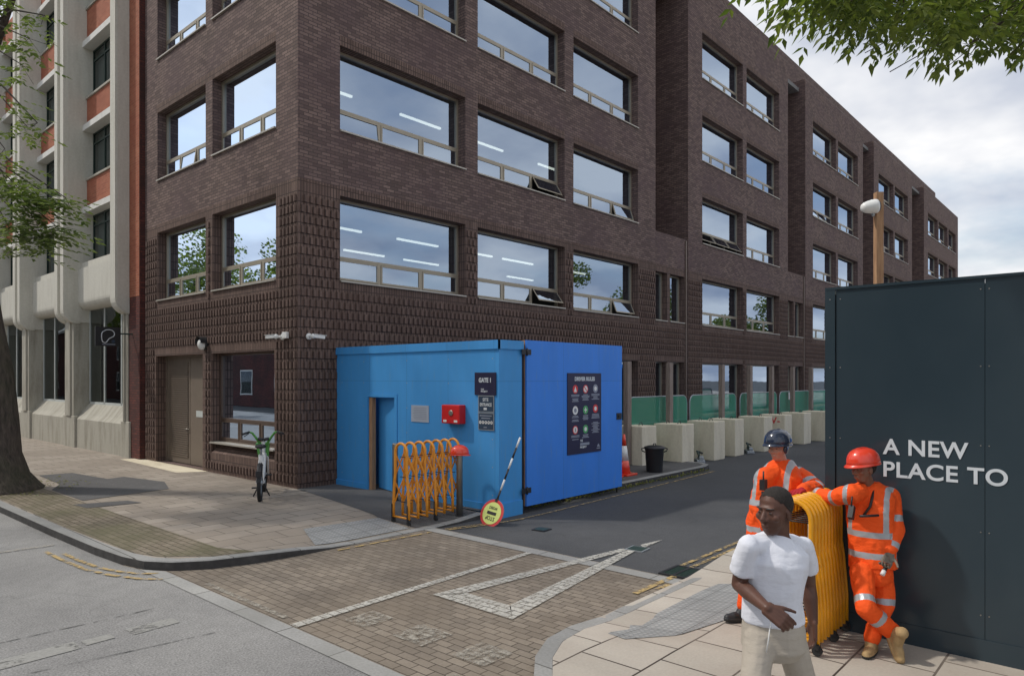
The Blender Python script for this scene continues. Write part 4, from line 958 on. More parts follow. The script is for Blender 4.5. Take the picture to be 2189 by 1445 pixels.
m_ = MB(); m_.box((-.05,-.045,0),(.05,.045,pc.z), 0, Mz); m_.build('upright', M['wood'], TP)
DC = thing('dome_camera', 'white ribbed dome camera housing fixed to the tall timber post', 'security camera', tuple(at(1862, 443, 9.95)))
q0, q1 = at(1874, 441, 9.95), at(1841, 445, 9.95); d = (q1-q0).normalized(); xx = d.cross(Vector((0,0,1))).normalized()
m_ = MB(); m_.lathe([(.098,0),(.102,.03),(.098,.05),(.1,.07),(.092,.09),(.09,.11),(.083,.14),(.07,.18),(.05,.21),(.01,.225)], (0,0,0), 26, 0, FR(q0, xx, d.cross(xx))); m_.build('housing', M['white'], DC)
m_ = MB(); m_.lathe([(.085,-.02),(.085,.0)], (0,0,0), 22, 0, FR(q0, xx, d.cross(xx))); m_.build('mount', M['black'], DC)
m_ = MB(); m_.ell(q0+d*.05+Vector((0,0,-.115)), (.022,.022,.03)); m_.build('sensor', M['grey_metal'], DC)
# ------------------------------------------------------------------ drain and covers
m_ = MB(); dg = [(7.92,4.14),(8.45,4.22),(8.42,4.56),(7.93,4.48)]
DG = thing('drain_grate', 'black iron slotted gully grate across the double yellow lines', 'drain', (8.18, 4.35, 0))
m_.box((7.93,4.16,.0),(8.44,4.20,.018)); m_.box((7.93,4.51,.0),(8.44,4.55,.018)); m_.box((7.93,4.2,0),(7.97,4.51,.018)); m_.box((8.40,4.2,0),(8.44,4.51,.018)); m_.box((7.97,4.335,0),(8.40,4.375,.018)); m_.build('frame', M['black'], DG)
for k in range(9):
    m_ = MB(); x = 7.99+k*.047; m_.box((x,4.2,0),(x+.02,4.51,.015)); m_.build('bar', M['steel_green'], DG)
m_ = MB(); m_.box((7.97,4.2,.001),(8.4,4.51,.004)); m_.build('pit', M['rubber'], DG)
for x, y, s_, lb in ((8.95,7.3,.24,'small iron cover set in the dark road near the gate'),(8.85,5.42,.28,'iron cover breaking the tip of the white triangle marking')):
    t = thing('iron_cover', lb, 'manhole cover', (x, y, 0), .1, 'iron covers in the side road'); m_ = MB(); m_.box((-s_/2,-s_/2,.001),(s_/2,s_/2,.016)); m_.build('frame', M['grey_metal'] if s_ > .25 else M['black'], t, world=False)
    m_ = MB(); m_.box((-s_/2+.025,-s_/2+.025,.012),(s_/2-.025,s_/2-.025,.02)); m_.build('lid', M['steel_green'], t, world=False)
# ------------------------------------------------------------------ hire bicycle, seen from behind
bk = thing('hire_bicycle', 'white and green hire bicycle standing upright on the slabs by the brick corner', 'bicycle', (6.93, 12.72, .12), R(57.5))
def wheel(x, r=.31):
    m = MB(); m.tube([(x+r*math.cos(a),0,r+r*math.sin(a)*.999) for a in [2*math.pi*k/32 for k in range(33)]], .033, 8, caps=False); w_ = m.build('wheel', M['rubber'], bk, world=False)
    m = MB(); m.tube([(x+(r-.04)*math.cos(a),0,r+(r-.04)*math.sin(a)) for a in [2*math.pi*k/32 for k in range(33)]], .012, 6, caps=False); m.tube([(x,-.05,r),(x,.05,r)], .04, 10)
    for k in range(14):
        a = 2*math.pi*k/14; m.tube([(x,.02*(-1)**k,r),(x+(r-.04)*math.cos(a),0,r+(r-.04)*math.sin(a))], .003, 4)
    m.build('rim', M['grey_metal'], w_, world=False)
wheel(.0); wheel(1.12)
m_ = MB(); m_.tube([(.42,0,.28),(.25,0,.78)], .045, 10); m_.tube([(.42,0,.28),(.95,0,.72)], .055, 10); m_.tube([(.0,.06,.31),(.42,.05,.28)], .015, 8); m_.tube([(.0,-.06,.31),(.42,-.05,.28)], .015, 8); m_.tube([(.0,.06,.31),(.28,.03,.7)], .014, 8); m_.tube([(.0,-.06,.31),(.28,-.03,.7)], .014, 8); m_.tube([(.97,0,.62),(.90,0,.98)], .032, 10); m_.build('frame', M['white'], bk, world=False)
m_ = MB(); m_.tube([(1.12,.07,.31),(1.0,.07,.66),(.97,0,.7)], .017, 8); m_.tube([(1.12,-.07,.31),(1.0,-.07,.66),(.97,0,.7)], .017, 8); m_.build('fork', M['white'], bk, world=False)
m_ = MB(); m_.tube([(.25,0,.78),(.22,0,.90)], .02, 8); m_.build('seat_post', M['grey_metal'], bk, world=False)
m_ = MB(); m_.ell((.16,0,.94), (.12,.10,.04)); m_.ell((.30,0,.945), (.12,.035,.025)); m_.build('saddle', M['black'], bk, world=False)
g_ = simple('lime green plastic', srgb(84, 150, 66), .4, 0, .06)
m_ = MB()
for sg_ in (-1, 1): m_.tube([(.90,sg_*.02,.86),(.90,sg_*.13,1.03),(.88,sg_*.20,1.13),(.84,sg_*.25,1.15)], [.026,.022,.02,.018], 8)
m_.build('handlebar', g_, bk, world=False)
for sg_ in (-1, 1):
    m_ = MB(); m_.tube([(.84,sg_*.25,1.15),(.72,sg_*.36,1.12)], .021, 8); m_.tube([(.86,0,1.0),(.86,sg_*.1,1.02)], .03, 8); m_.tube([(.86,sg_*.26,1.12),(.8,sg_*.34,1.07)], .008, 6); m_.build('grip', M['black'], bk, world=False)
m_ = MB(); m_.prism([(1.0,-.08,.66),(1.0,.09,.62),(1.0,.15,.92),(1.0,-.10,.92)], None, (.22,0,0)); m_.build('basket', g_, bk, world=False)
m_ = MB(); m_.rings([[((.35+e)*math.cos(a), y, .31+(.35+e)*math.sin(a)) for a in [R(40+130*k/12) for k in range(13)]] for y, e in ((-.04,-.012),(-.03,0),(.03,0),(.04,-.012))], caps=False, close=False); m_.build('mudguard', M['black'], bk, world=False)
m_ = MB(); m_.box((-.385,-.05,.46),(-.35,.05,.56)); m_.build('number_panel', M['black'], bk, world=False)
m_ = MB(); m_.tube([(.38,.03,.25),(.36,.14,.02)], .012, 8); m_.tube([(.38,-.03,.25),(.36,-.14,.02)], .012, 8); m_.build('kickstand', M['black'], bk, world=False)
for sg_ in (-1, 1):
    m_ = MB(); m_.tube([(.42,sg_*.03,.28),(.42+.1*sg_,sg_*.09,.28-.13*sg_)], .012, 8); m_.box((.42+.1*sg_-.04,sg_*.09-(.0 if sg_ > 0 else .09),.27-.13*sg_),(.42+.1*sg_+.04,sg_*.09+(.09 if sg_ > 0 else 0),.29-.13*sg_)); m_.build('pedal', M['black'], bk, world=False)
bk.scale = (1.1, 1.1, 1.1)
# ------------------------------------------------------------------ trees
def leafcluster(mb, c, rad, n, size, rnd, kind=0, droop=.6):
    c = Vector(c)
    for _ in range(n):
        p = c+Vector((rnd.gauss(0,1)*rad.x, rnd.gauss(0,1)*rad.y, rnd.gauss(0,1)*rad.z)) if isinstance(rad, Vector) else c+Vector((rnd.gauss(0,.5), rnd.gauss(0,.5), rnd.gauss(0,.5)))*rad
        compound(mb, p, size, rnd, droop)
def compound(mb, p, size, rnd, droop=.6, pairs=4):
    a = rnd.uniform(0, 2*math.pi); d = Vector((math.cos(a), math.sin(a), -rnd.uniform(.1, 1.3)*droop)).normalized()
    side = d.cross(Vector((0,0,1))).normalized(); 
    if rnd.random() < .5: side = (side+Vector((0,0,rnd.uniform(-.5,.5)))).normalized()
    L = size*pairs*.9
    for k in range(pairs):
        q = p+d*(L*(k+.6)/pairs)+Vector((0,0,-droop*.25*L*((k/pairs)**2)))
        for sg in (-1, 1):
            ld = (d*.75+side*sg*.8+Vector((0,0,-droop*.35+rnd.uniform(-.25,.15)))).normalized(); leaf1(mb, q, ld, size*rnd.uniform(.8,1.15), rnd)
    leaf1(mb, p+d*L+Vector((0,0,-droop*.25*L)), (d+Vector((0,0,-droop*.4))).normalized(), size*1.1, rnd)
LW = [1.0]
def leaf1(mb, q, ld, s, rnd):
    w = ld.cross(Vector((rnd.uniform(-.5,.5), rnd.uniform(-.5,.5), 1))).normalized()*s*.185*LW[0]; n = w.cross(ld).normalized()*s*.05
    mb.face([q, q+ld*s*.35-w+n, q+ld*s, q+ld*s*.35+w+n])
rnd = random.Random(11)
# left street tree
T1 = thing('street_tree', 'old street tree with a dark leaning trunk at the left kerb', 'tree', (3.72, 18.2, .12))
tb = Vector((3.72, 18.2, 0)); m_ = MB(); pts = []; rr = []
for z, dx_, r_ in ((.0,0,1.15),(.18,0,.95),(.45,.0,.76),(.9,.0,.62),(1.6,.02,.53),(2.6,.08,.47),(3.6,.16,.43),(4.4,.30,.40),(5.2,.45,.37),(6.6,.7,.3),(8.5,.8,.22),(10.5,.7,.12)):
    pts.append(tb+L_cam*dx_+Vector((0,0,z))) ; rr.append(r_)
m_.tube(pts, rr, 22)
for v in m_.v:
    k = noise.noise(Vector((v.x*2.1, v.y*2.1, v.z*.6)))*.10+noise.noise(v*7)*.02; o_ = Vector((v.x-tb.x, v.y-tb.y, 0))
    if o_.length > 1e-3: v += o_.normalized()*k*(1.6 if v.z < .5 else 1)
for a in (0.3,1.5,2.7,4.0,5.2):
    m_.tube([tb+Vector((math.cos(a)*.3,math.sin(a)*.3,.45)), tb+Vector((math.cos(a)*.7,math.sin(a)*.7,.14)), tb+Vector((math.cos(a)*1.15,math.sin(a)*1.15,.06))], [.3,.17,.05], 8)
m_.build('trunk', M['bark'], T1)
Rt = Vector((ss, -cc, 0)); Fw = Vector((cc, ss, 0))
sprays = [(at(20,25,12.8),.55,26),(at(62,95,12.6),.4,22),(at(95,45,12.9),.3,12),(at(25,245,12.7),.5,26),(at(45,150,12.7),.35,14),(at(80,275,12.9),.28,10),(at(10,330,12.4),.5,22),(at(40,415,12.3),.5,46),(at(95,425,12.3),.38,34),(at(75,480,12.4),.5,50),(at(20,500,12.4),.5,40),(at(125,500,12.5),.28,22),(at(140,435,12.4),.22,14),(at(10,390,12.6),.5,22),(at(85,520,12.6),.3,18)]
m_ = MB(); lf_ = MB(); LW[0] = 1.45
for c_, r_, n_ in sprays:
    leafcluster(lf_, c_, r_*.75, int(n_*(1.1 if c_.z < 6.4 else .6)), .12, rnd, droop=.25)
    st_ = tb+Vector((0,0,min(9.5, c_.z+1.6)))+L_cam*.7; mid = (st_+c_)/2+Vector((rnd.uniform(-.3,.3), rnd.uniform(-.3,.3), .5))
    m_.tube([st_, mid, c_+Vector((0,0,.1))], [.035,.02,.008], 6)
    for _ in range(3): m_.tube([c_+Vector((0,0,.1)), c_+Vector((rnd.uniform(-1,1), rnd.uniform(-1,1), rnd.uniform(-.8,.3)))*r_*.7], .004, 4)
# crown above the picture
for k in range(46):
    a = rnd.uniform(0, 2*math.pi); q = rnd.uniform(0, 1)**.5*5.2; z = rnd.uniform(10.6, 15.5); p = tb+Vector((math.cos(a)*q, math.sin(a)*q, z))
    rel = Vector(p); D = rel.x*cc+rel.y*ss; x = rel.x*ss-rel.y*cc
    if VY-F*(p.z-2.5)/D > -330: 
        if U0+F*x/D > -300: continue
    leafcluster(lf_, p, 1.5, 55, .13, rnd)
    m_.tube([tb+Vector((0,0,8.5+rnd.random()*2)), (p+tb+Vector((0,0,10)))/2, p], [.09,.05,.02], 6)
m_.build('branches', M['bark'], T1); lf_.build('leaves', M['leaf2'], T1)
lit = MB()
for _ in range(420):
    a = rnd.uniform(0, 2*math.pi); q = rnd.gauss(1.25,.35); p = tb+Vector((math.cos(a)*q, math.sin(a)*q, .135+rnd.random()*.02))
    if p.x < 3.62: continue
    leaf1(lit, p, Vector((rnd.gauss(0,1), rnd.gauss(0,1), rnd.uniform(-.1,.25))).normalized(), rnd.uniform(.04,.09), rnd)
tag(lit.build('leaf_litter', M['leaf_litter']), 'fallen leaves and moss round the tree base', 'leaves', kind='stuff')
sb = MB()
for _ in range(500):
    x = rnd.uniform(10.2, 17.5); p = Vector((x, 8.60-abs(rnd.gauss(0,.05)), .01+rnd.random()*.05)); leaf1(sb, p, Vector((rnd.gauss(0,1), rnd.gauss(0,.6), rnd.uniform(0,.9))).normalized(), rnd.uniform(.03,.09), rnd)
tag(sb.build('gutter_weeds', M['leaf_litter']), 'weeds and dead leaves along the gutter below the gate', 'weeds', kind='stuff')
# right street tree overhanging
T2_ = thing('street_tree', 'leafy ash tree hanging its branches over the navy hoarding', 'tree', (6.2, -3.4, .12))
tb2 = Vector((6.2, -3.4, 0)); m_ = MB(); m_.tube([tb2, tb2+Vector((0,0,.3)), tb2+Vector((.1,.1,2.5)), tb2+Vector((.2,.3,4.6)), tb2+Vector((.2,.8,6.5))], [.34,.25,.2,.17,.1], 14); m_.build('trunk', M['bark'], T2_)
def edge(u):
    pts = [(1560,-160),(1600,-20),(1640,0),(1660,-30),(1715,-30),(1725,30),(1745,70),(1790,60),(1830,75),(1880,65),(1915,88),(1945,112),(1975,100),(2030,108),(2085,92),(2105,105),(2125,112),(2160,90),(2189,112),(2260,130),(2600,150)]
    for (a, b), (c, d) in zip(pts, pts[1:]):
        if a <= u <= c: return b+(d-b)*(u-a)/(c-a)
    return -100
lf_ = MB(); m_ = MB(); LW[0] = 1.15
for _ in range(2600):
    u = rnd.uniform(1560, 2480); e = edge(u); D = rnd.uniform(4.0, 6.6); v = e-28-abs(rnd.gauss(0, 1))*110
    if v < -650 or u < 1615 or (u < 1720 and rnd.random() < .5): continue
    if noise.noise(Vector((u/70, v/70, D*.5))) < -.12: continue
    compound(lf_, at(u, v-18, D), .074+.014*rnd.random(), rnd, .75, 4)
for _ in range(900):
    u = rnd.uniform(1850, 2900); v = rnd.uniform(-900, -60); D = rnd.uniform(4.2, 8.5); compound(lf_, at(u, v, D), .075, rnd, .6, 4)
for u, v, D in ((2189,20,5.0),(2110,60,5.2),(2020,30,5.4),(1900,10,5.2),(1800,15,5.0),(1700,-40,5.0),(2240,60,4.8),(1610,-20,5.2),(2080,90,4.8),(1950,60,5.6)):
    e_ = at(u, v, D); s_ = tb2+Vector((.2,.5,5.6)); md = (e_+s_)/2+Vector((0,0,.7)); m_.tube([s_, md, e_], [.06,.03,.008], 6)
    for _ in range(5): m_.tube([e_.lerp(md, rnd.random()*.5), e_+Vector((rnd.gauss(0,.3), rnd.gauss(0,.3), rnd.gauss(0,.15)))], .004, 4)
m_.build('branches', M['bark'], T2_); lf_.build('leaves', M['leaf'], T2_)
# far trees that the windows mirror
def bgtree(x, y, hgt, rad, lb, n=5000):
    t = thing('street_tree', lb, 'tree', (x, y, 0), 0, 'trees beyond the frame'); m = MB(); m.tube([(x,y,0),(x+.1,y,hgt*.45),(x,y,hgt*.8)], [.3,.22,.08], 10); m.build('trunk', M['bark'], t)
    lm = MB(); blobs = [Vector((rnd.gauss(0,.45)*rad, rnd.gauss(0,.45)*rad, hgt*.68+rnd.gauss(0,.2)*hgt*.7)) for _ in range(14)]
    for _ in range(n):
        b = rnd.choice(blobs); p = Vector((x,y,0))+b+Vector((rnd.gauss(0,1),rnd.gauss(0,1),rnd.gauss(0,1))).normalized()*rad*.33*rnd.random()**.4
        d = Vector((rnd.gauss(0,1),rnd.gauss(0,1),rnd.gauss(0,1))).normalized(); s = rnd.uniform(.14,.30); w = d.orthogonal().normalized()*s*.5
        lm.face([p-w, p+d*s*.5, p+w, p-d*s*.5])
    lm.build('crown', M['leaf'], t)
bgtree(62, -9, 13, 4.5, 'broad green tree standing south of the side road'); bgtree(52, -14, 12, 4, 'rounded green tree south west of the broad one'); bgtree(76, -5, 11, 4, 'green tree farthest along the side road')
bgtree(-9.5, 30, 10, 3.6, 'street tree across the main road, beyond the kerb'); bgtree(-10, 20, 9, 3, 'smaller street tree across the main road'); bgtree(-9, 58, 15, 5.5, 'tall street tree far up the main road'); bgtree(-9, 74, 15, 5.5, 'tall street tree farthest up the main road'); bgtree(-9.5, 44, 13, 4.5, 'street tree halfway up the main road')
hb = MB(); hb.box((14,-3.2,0),(60,-3.12,3.6)); hb = hb.build('site_hoarding', M['royal']); tag(hb, 'long royal blue hoarding along the far side of the side road', 'hoarding')
OB = thing('terrace_building', 'brown brick building across the main road with white sash windows', 'building', (-14, 20, 0))
m_ = MB(); m_.box((-22,2,0),(-14,150,8.6)); m_.build('wall', M['maroon_brick'], OB)
for k in range(22):
    for z in (1.0, 4.6):
        y = 4+k*6; f_ = MB(); f_.box((-14,y,z),(-13.95,y+2.2,z+2.2)); wf = f_.build('window', M['white_trim'], OB); f_ = MB(); f_.box((-13.95,y+.12,z+.12),(-13.94,y+2.08,z+2.08)); f_.build('pane', M['glass_old'], wf)
m_ = MB(); m_.box((-22.2,1.8,8.6),(-13.7,150.2,8.9)); m_.build('roof', M['white_trim'], OB)
# PEOPLE
# ------------------------------------------------------------------ people
def cap(mb, p0, r0, p1, r1, n=14):
    p0, p1 = Vector(p0), Vector(p1); d = (p1-p0); L = d.length; d = d.normalized() if L > 1e-6 else Vector((0,0,1))
    u = d.orthogonal().normalized(); w = d.cross(u); rs = []
    for k in range(5): a = math.pi/2*(1-k/4.0); rs.append((p0-d*r0*math.sin(a), max(.0008, r0*math.cos(a))))
    for k in range(5): a = math.pi/2*k/4.0; rs.append((p1+d*r1*math.sin(a), max(.0008, r1*math.cos(a))))
    mb.rings([[c+(u*math.cos(2*math.pi*q/n)+w*math.sin(2*math.pi*q/n))*r for q in range(n)] for c, r in rs])
def chain(mb, P, Rr):
    for k in range(len(P)-1): cap(mb, P[k], Rr[k], P[k+1], Rr[k+1])
def loft(mb, secs, right, n=24, pw=2.4):
    out = []
    for i, (c, a, b) in enumerate(secs):
        c = Vector(c); up = (Vector(secs[min(i+1, len(secs)-1)][0])-Vector(secs[max(i-1, 0)][0])).normalized()
        r = (right-up*right.dot(up)).normalized(); f = up.cross(r); ring = []
        for q in range(n):
            t = 2*math.pi*q/n; x = math.copysign(abs(math.cos(t))**(2/pw), math.cos(t)); y = math.copysign(abs(math.sin(t))**(2/pw), math.sin(t))
            ring.append(c+r*a*x+f*b*y)
        out.append(ring)
    mb.rings(out)
def bake(name, mb, voxel, smooth, mats, matfn, parent, wrinkle=None, keep=None):
    me = bpy.data.meshes.new('tmp'); me.from_pydata([tuple(v) for v in mb.v], [], mb.f); o = bpy.data.objects.new('tmp', me); C.objects.link(o)
    r = o.modifiers.new('r', 'REMESH'); r.mode = 'VOXEL'; r.voxel_size = voxel
    if smooth: s_ = o.modifiers.new('s', 'SMOOTH'); s_.factor = .5; s_.iterations = smooth
    bpy.context.view_layer.update()
    m2 = bpy.data.meshes.new_from_object(o.evaluated_get(bpy.context.evaluated_depsgraph_get())); bpy.data.objects.remove(o); bpy.data.meshes.remove(me)
    m2.name = name
    if wrinkle:
        ns = [v.normal.copy() for v in m2.vertices]
        for v, n_ in zip(m2.vertices, ns): v.co += n_*wrinkle(v.co, n_)
    if keep:
        bm = bmesh.new(); bm.from_mesh(m2); bmesh.ops.delete(bm, geom=[f for f in bm.faces if not keep(f.calc_center_median())], context='FACES'); bm.to_mesh(m2); bm.free()
    m2.materials.clear()
    for m in mats: m2.materials.append(m)
    off = Vector(parent.location if not parent.parent else parent.parent.location)
    if matfn:
        for p in m2.polygons: p.material_index = matfn(p.center, p.normal)
    for p in m2.polygons: p.use_smooth = True
    m2.transform(Matrix.Translation(-off)); m2.update()
    ob = bpy.data.objects.new(name, m2); C.objects.link(ob); ob.parent = parent; return ob
def par(p, A, B):
    d = B-A; t = (p-A).dot(d)/d.length_squared; tc_ = max(0, min(1, t)); return tc_*d.length, (p-A-d*tc_).length
def hand(mb, w, d, n, side, s=1.0, curl=.5, spread=.12, thumb_out=1.0):
    """w wrist, d hand direction, n palm normal (facing the palm side), side=+1: thumb along +across"""
    d = d.normalized(); n = (n-d*n.dot(d)).normalized(); a = d.cross(n).normalized()*side
    for k in (-1.5, -.5, .5, 1.5): cap(mb, w+a*k*.014*s, .016*s, w+d*.088*s+a*k*.020*s, .0125*s)
    cap(mb, w+d*.02*s+a*.02*s+n*.006*s, .018*s, w+d*.055*s+a*.028*s+n*.008*s, .016*s)
    for k, ln in zip((1.5, .5, -.5, -1.5), (.072, .082, .076, .060)):
        p = w+d*.090*s+a*k*.0205*s; dd = (d+a*k*spread*.5).normalized(); ang = curl*(.6+.12*(1.5-k))
        r = .0092*s if k > -1.4 else .0080*s
        for j, fr in enumerate((.45, .31, .24)):
            ax_ = a if side > 0 else a; rot = Matrix.Rotation(ang, 3, dd.cross(n)); dd = rot @ dd
            q = p+dd*ln*fr*s; cap(mb, p, r, q, r*.93, 10); p = q; r *= .93
    p = w+d*.025*s+a*.030*s; td = (d*.75+a*.75*thumb_out+n*.25).normalized()
    for ln, r in ((.042, .0125), (.032, .0105), (.026, .009)):
        q = p+td*ln*s; cap(mb, p, r*s, q, r*.93*s, 10); p = q; td = (td+d*.25+n*.12).normalized()
def head(mb, c, f, up, s=1.0):
    f = f.normalized(); r = f.cross(up).normalized(); up = r.cross(f).normalized(); Mr = Matrix((r, f, up)).transposed()
    E_ = lambda x, y, z, a, b, d_: mb.ell(c+Mr @ Vector((x, y, z))*s, (a*s, b*s, d_*s), Mr, 20)
    E_(0,-.012,.035,.076,.096,.088); E_(0,.018,-.02,.066,.076,.085); E_(0,.035,-.075,.044,.050,.045); E_(0,.055,-.098,.022,.022,.018)
    E_(0,.080,.028,.052,.014,.012)
    cap(mb, c+Mr @ Vector((0,.088,.012))*s, .009*s, c+Mr @ Vector((0,.108,-.026))*s, .0135*s)
    for sg in (-1, 1):
        E_(sg*.014,.094,-.030,.010,.011,.009); E_(sg*.077,-.005,-.012,.009,.020,.032); E_(sg*.045,.062,-.02,.022,.022,.022)
        E_(sg*.032,.081,.006,.013,.007,.007)
    E_(0,.092,-.058,.024,.010,.0065); E_(0,.090,-.070,.021,.010,.0075)
    return Mr
def face_bits(c, Mr, s, parent, skin_dark):
    for sg in (-1, 1):
        b = MB(); b.ell(c+Mr @ Vector((sg*.032,.0835,.006))*s, (.0095*s,.0062*s,.0034*s), Mr, 12); b.build('eye', M['eye'], parent)
        b = MB(); b.ell(c+Mr @ Vector((sg*.032,.089,.006))*s, (.0042*s,.0025*s,.0042*s), Mr, 10); b.build('iris', M['black'], parent)
        b = MB(); cap(b, c+Mr @ Vector((sg*.018,.093,.027))*s, .0035*s, c+Mr @ Vector((sg*.048,.083,.028))*s, .003*s, 8); b.build('eyebrow', M['black'], parent)
def skin(name, col):
    m = N(name); v = m.uv(kind='Object'); f = m.noise(v, 9, 4); g = m.noise(v, 220, 2)
    c = m.ramp(f, .3, .7, (*[x*.8 for x in col], 1), (*[x*1.15 for x in col], 1)); b = m.bsdf(c, .48, m.bump(g, .12, .001), spec=.4, Subsurface_Weight=.08, Subsurface_Radius=(.3,.12,.06), Subsurface_Scale=.01)
    return m.done(b)
def cloth(name, col, rough=.85, wv=700, var=.12, spec=.25, fold=.5):
    m = N(name); v = m.uv(kind='Object'); f = m.noise(v, 6, 5); g = m.noise(v, wv*.3, 2); h = m.noise(m.uv(kind='Object', scale=(1, 1, 2.2)), 11, 3, .5)
    c = m.ramp(f, .3, .7, (*[x*(1-var) for x in col], 1), (*[min(1, x*(1+var)) for x in col], 1))
    nb = m.bump(h, fold, .02); nb = m.bump(g, .15, .001, nb)
    return m.done(m.bsdf(c, rough, nb, spec=spec))
M['skin_dark'] = skin('dark brown skin', srgb(92, 62, 50)); M['skin_mid'] = skin('brown skin', srgb(132, 92, 74)); M['skin_light'] = skin('pale skin', srgb(190, 140, 118))
M['tee'] = cloth('white cotton', srgb(222, 224, 232), .9, fold=.35, var=.03); M['jogger'] = cloth('beige jersey', srgb(176, 167, 154), .9, var=.06)
M['hivis'] = cloth('fluorescent orange cloth', (.93, .105, .015), .75, var=.05, fold=.7); M['tape'] = simple('grey reflective tape', srgb(168, 172, 176), .35, .15, .08)
M['hair'] = simple('short black hair', (.022, .017, .014), .9, 0, .5, 160, .4, 320); M['eye'] = simple('eye white', srgb(84, 74, 68), .4, 0, .05); M['boot'] = simple('tan suede boot', srgb(168, 140, 98), .85, 0, .15, 20, .2)
M['glove_grey'] = cloth('grey knit glove', srgb(120, 114, 104), .9); M['glove_red'] = cloth('red knit glove', srgb(170, 40, 50), .9); M['sole'] = simple('dark sole', (.03, .028, .025), .8)
def wr(amp, sc=9, st=(1, 1, .45), seed=0):
    def f(p, n):
        q = Vector((p.x*st[0], p.y*st[1], p.z*st[2]))*sc+Vector((seed, 0, 0)); a = noise.noise(q); b = noise.noise(q*2.3+Vector((5, 1, 2)))
        return amp*((1-abs(a)*2.2)*.9+.45*b)
    return f
def shoe(name, ankle, fwd, mat, parent, s=1.0, zb=None, vox=.006, tilt=0):
    f = Vector((fwd.x, fwd.y, 0)).normalized(); r = f.cross(Vector((0,0,1))); m = MB(); A = Vector(ankle); g = Vector((A.x, A.y, zb if zb is not None else A.z-.09))
    T = lambda x, y, z: g+(r*x+f*(y*math.cos(tilt)+z*math.sin(tilt))+Vector((0,0,1))*(z*math.cos(tilt)-y*math.sin(tilt)))*s
    cap(m, T(0,-.055,.045), .042*s, T(0,.11,.038), .040*s); cap(m, T(0,.11,.034), .040*s, T(.004,.165,.030), .034*s); cap(m, T(0,-.03,.07), .048*s, T(0,-.01,.16), .048*s); cap(m, T(0,.04,.06), .045*s, T(0,.0,.12), .045*s)
    loft(m, [(T(0,.05,.002), .048*s, .15*s), (T(0,.05,.028), .050*s, .155*s)], r)
    def mf(p, n): return 1 if (p-g).z < .026*s and tilt < .2 else 0
    return bake(name, m, vox, 3, [mat, M['sole']], mf, parent)
ZP = .12
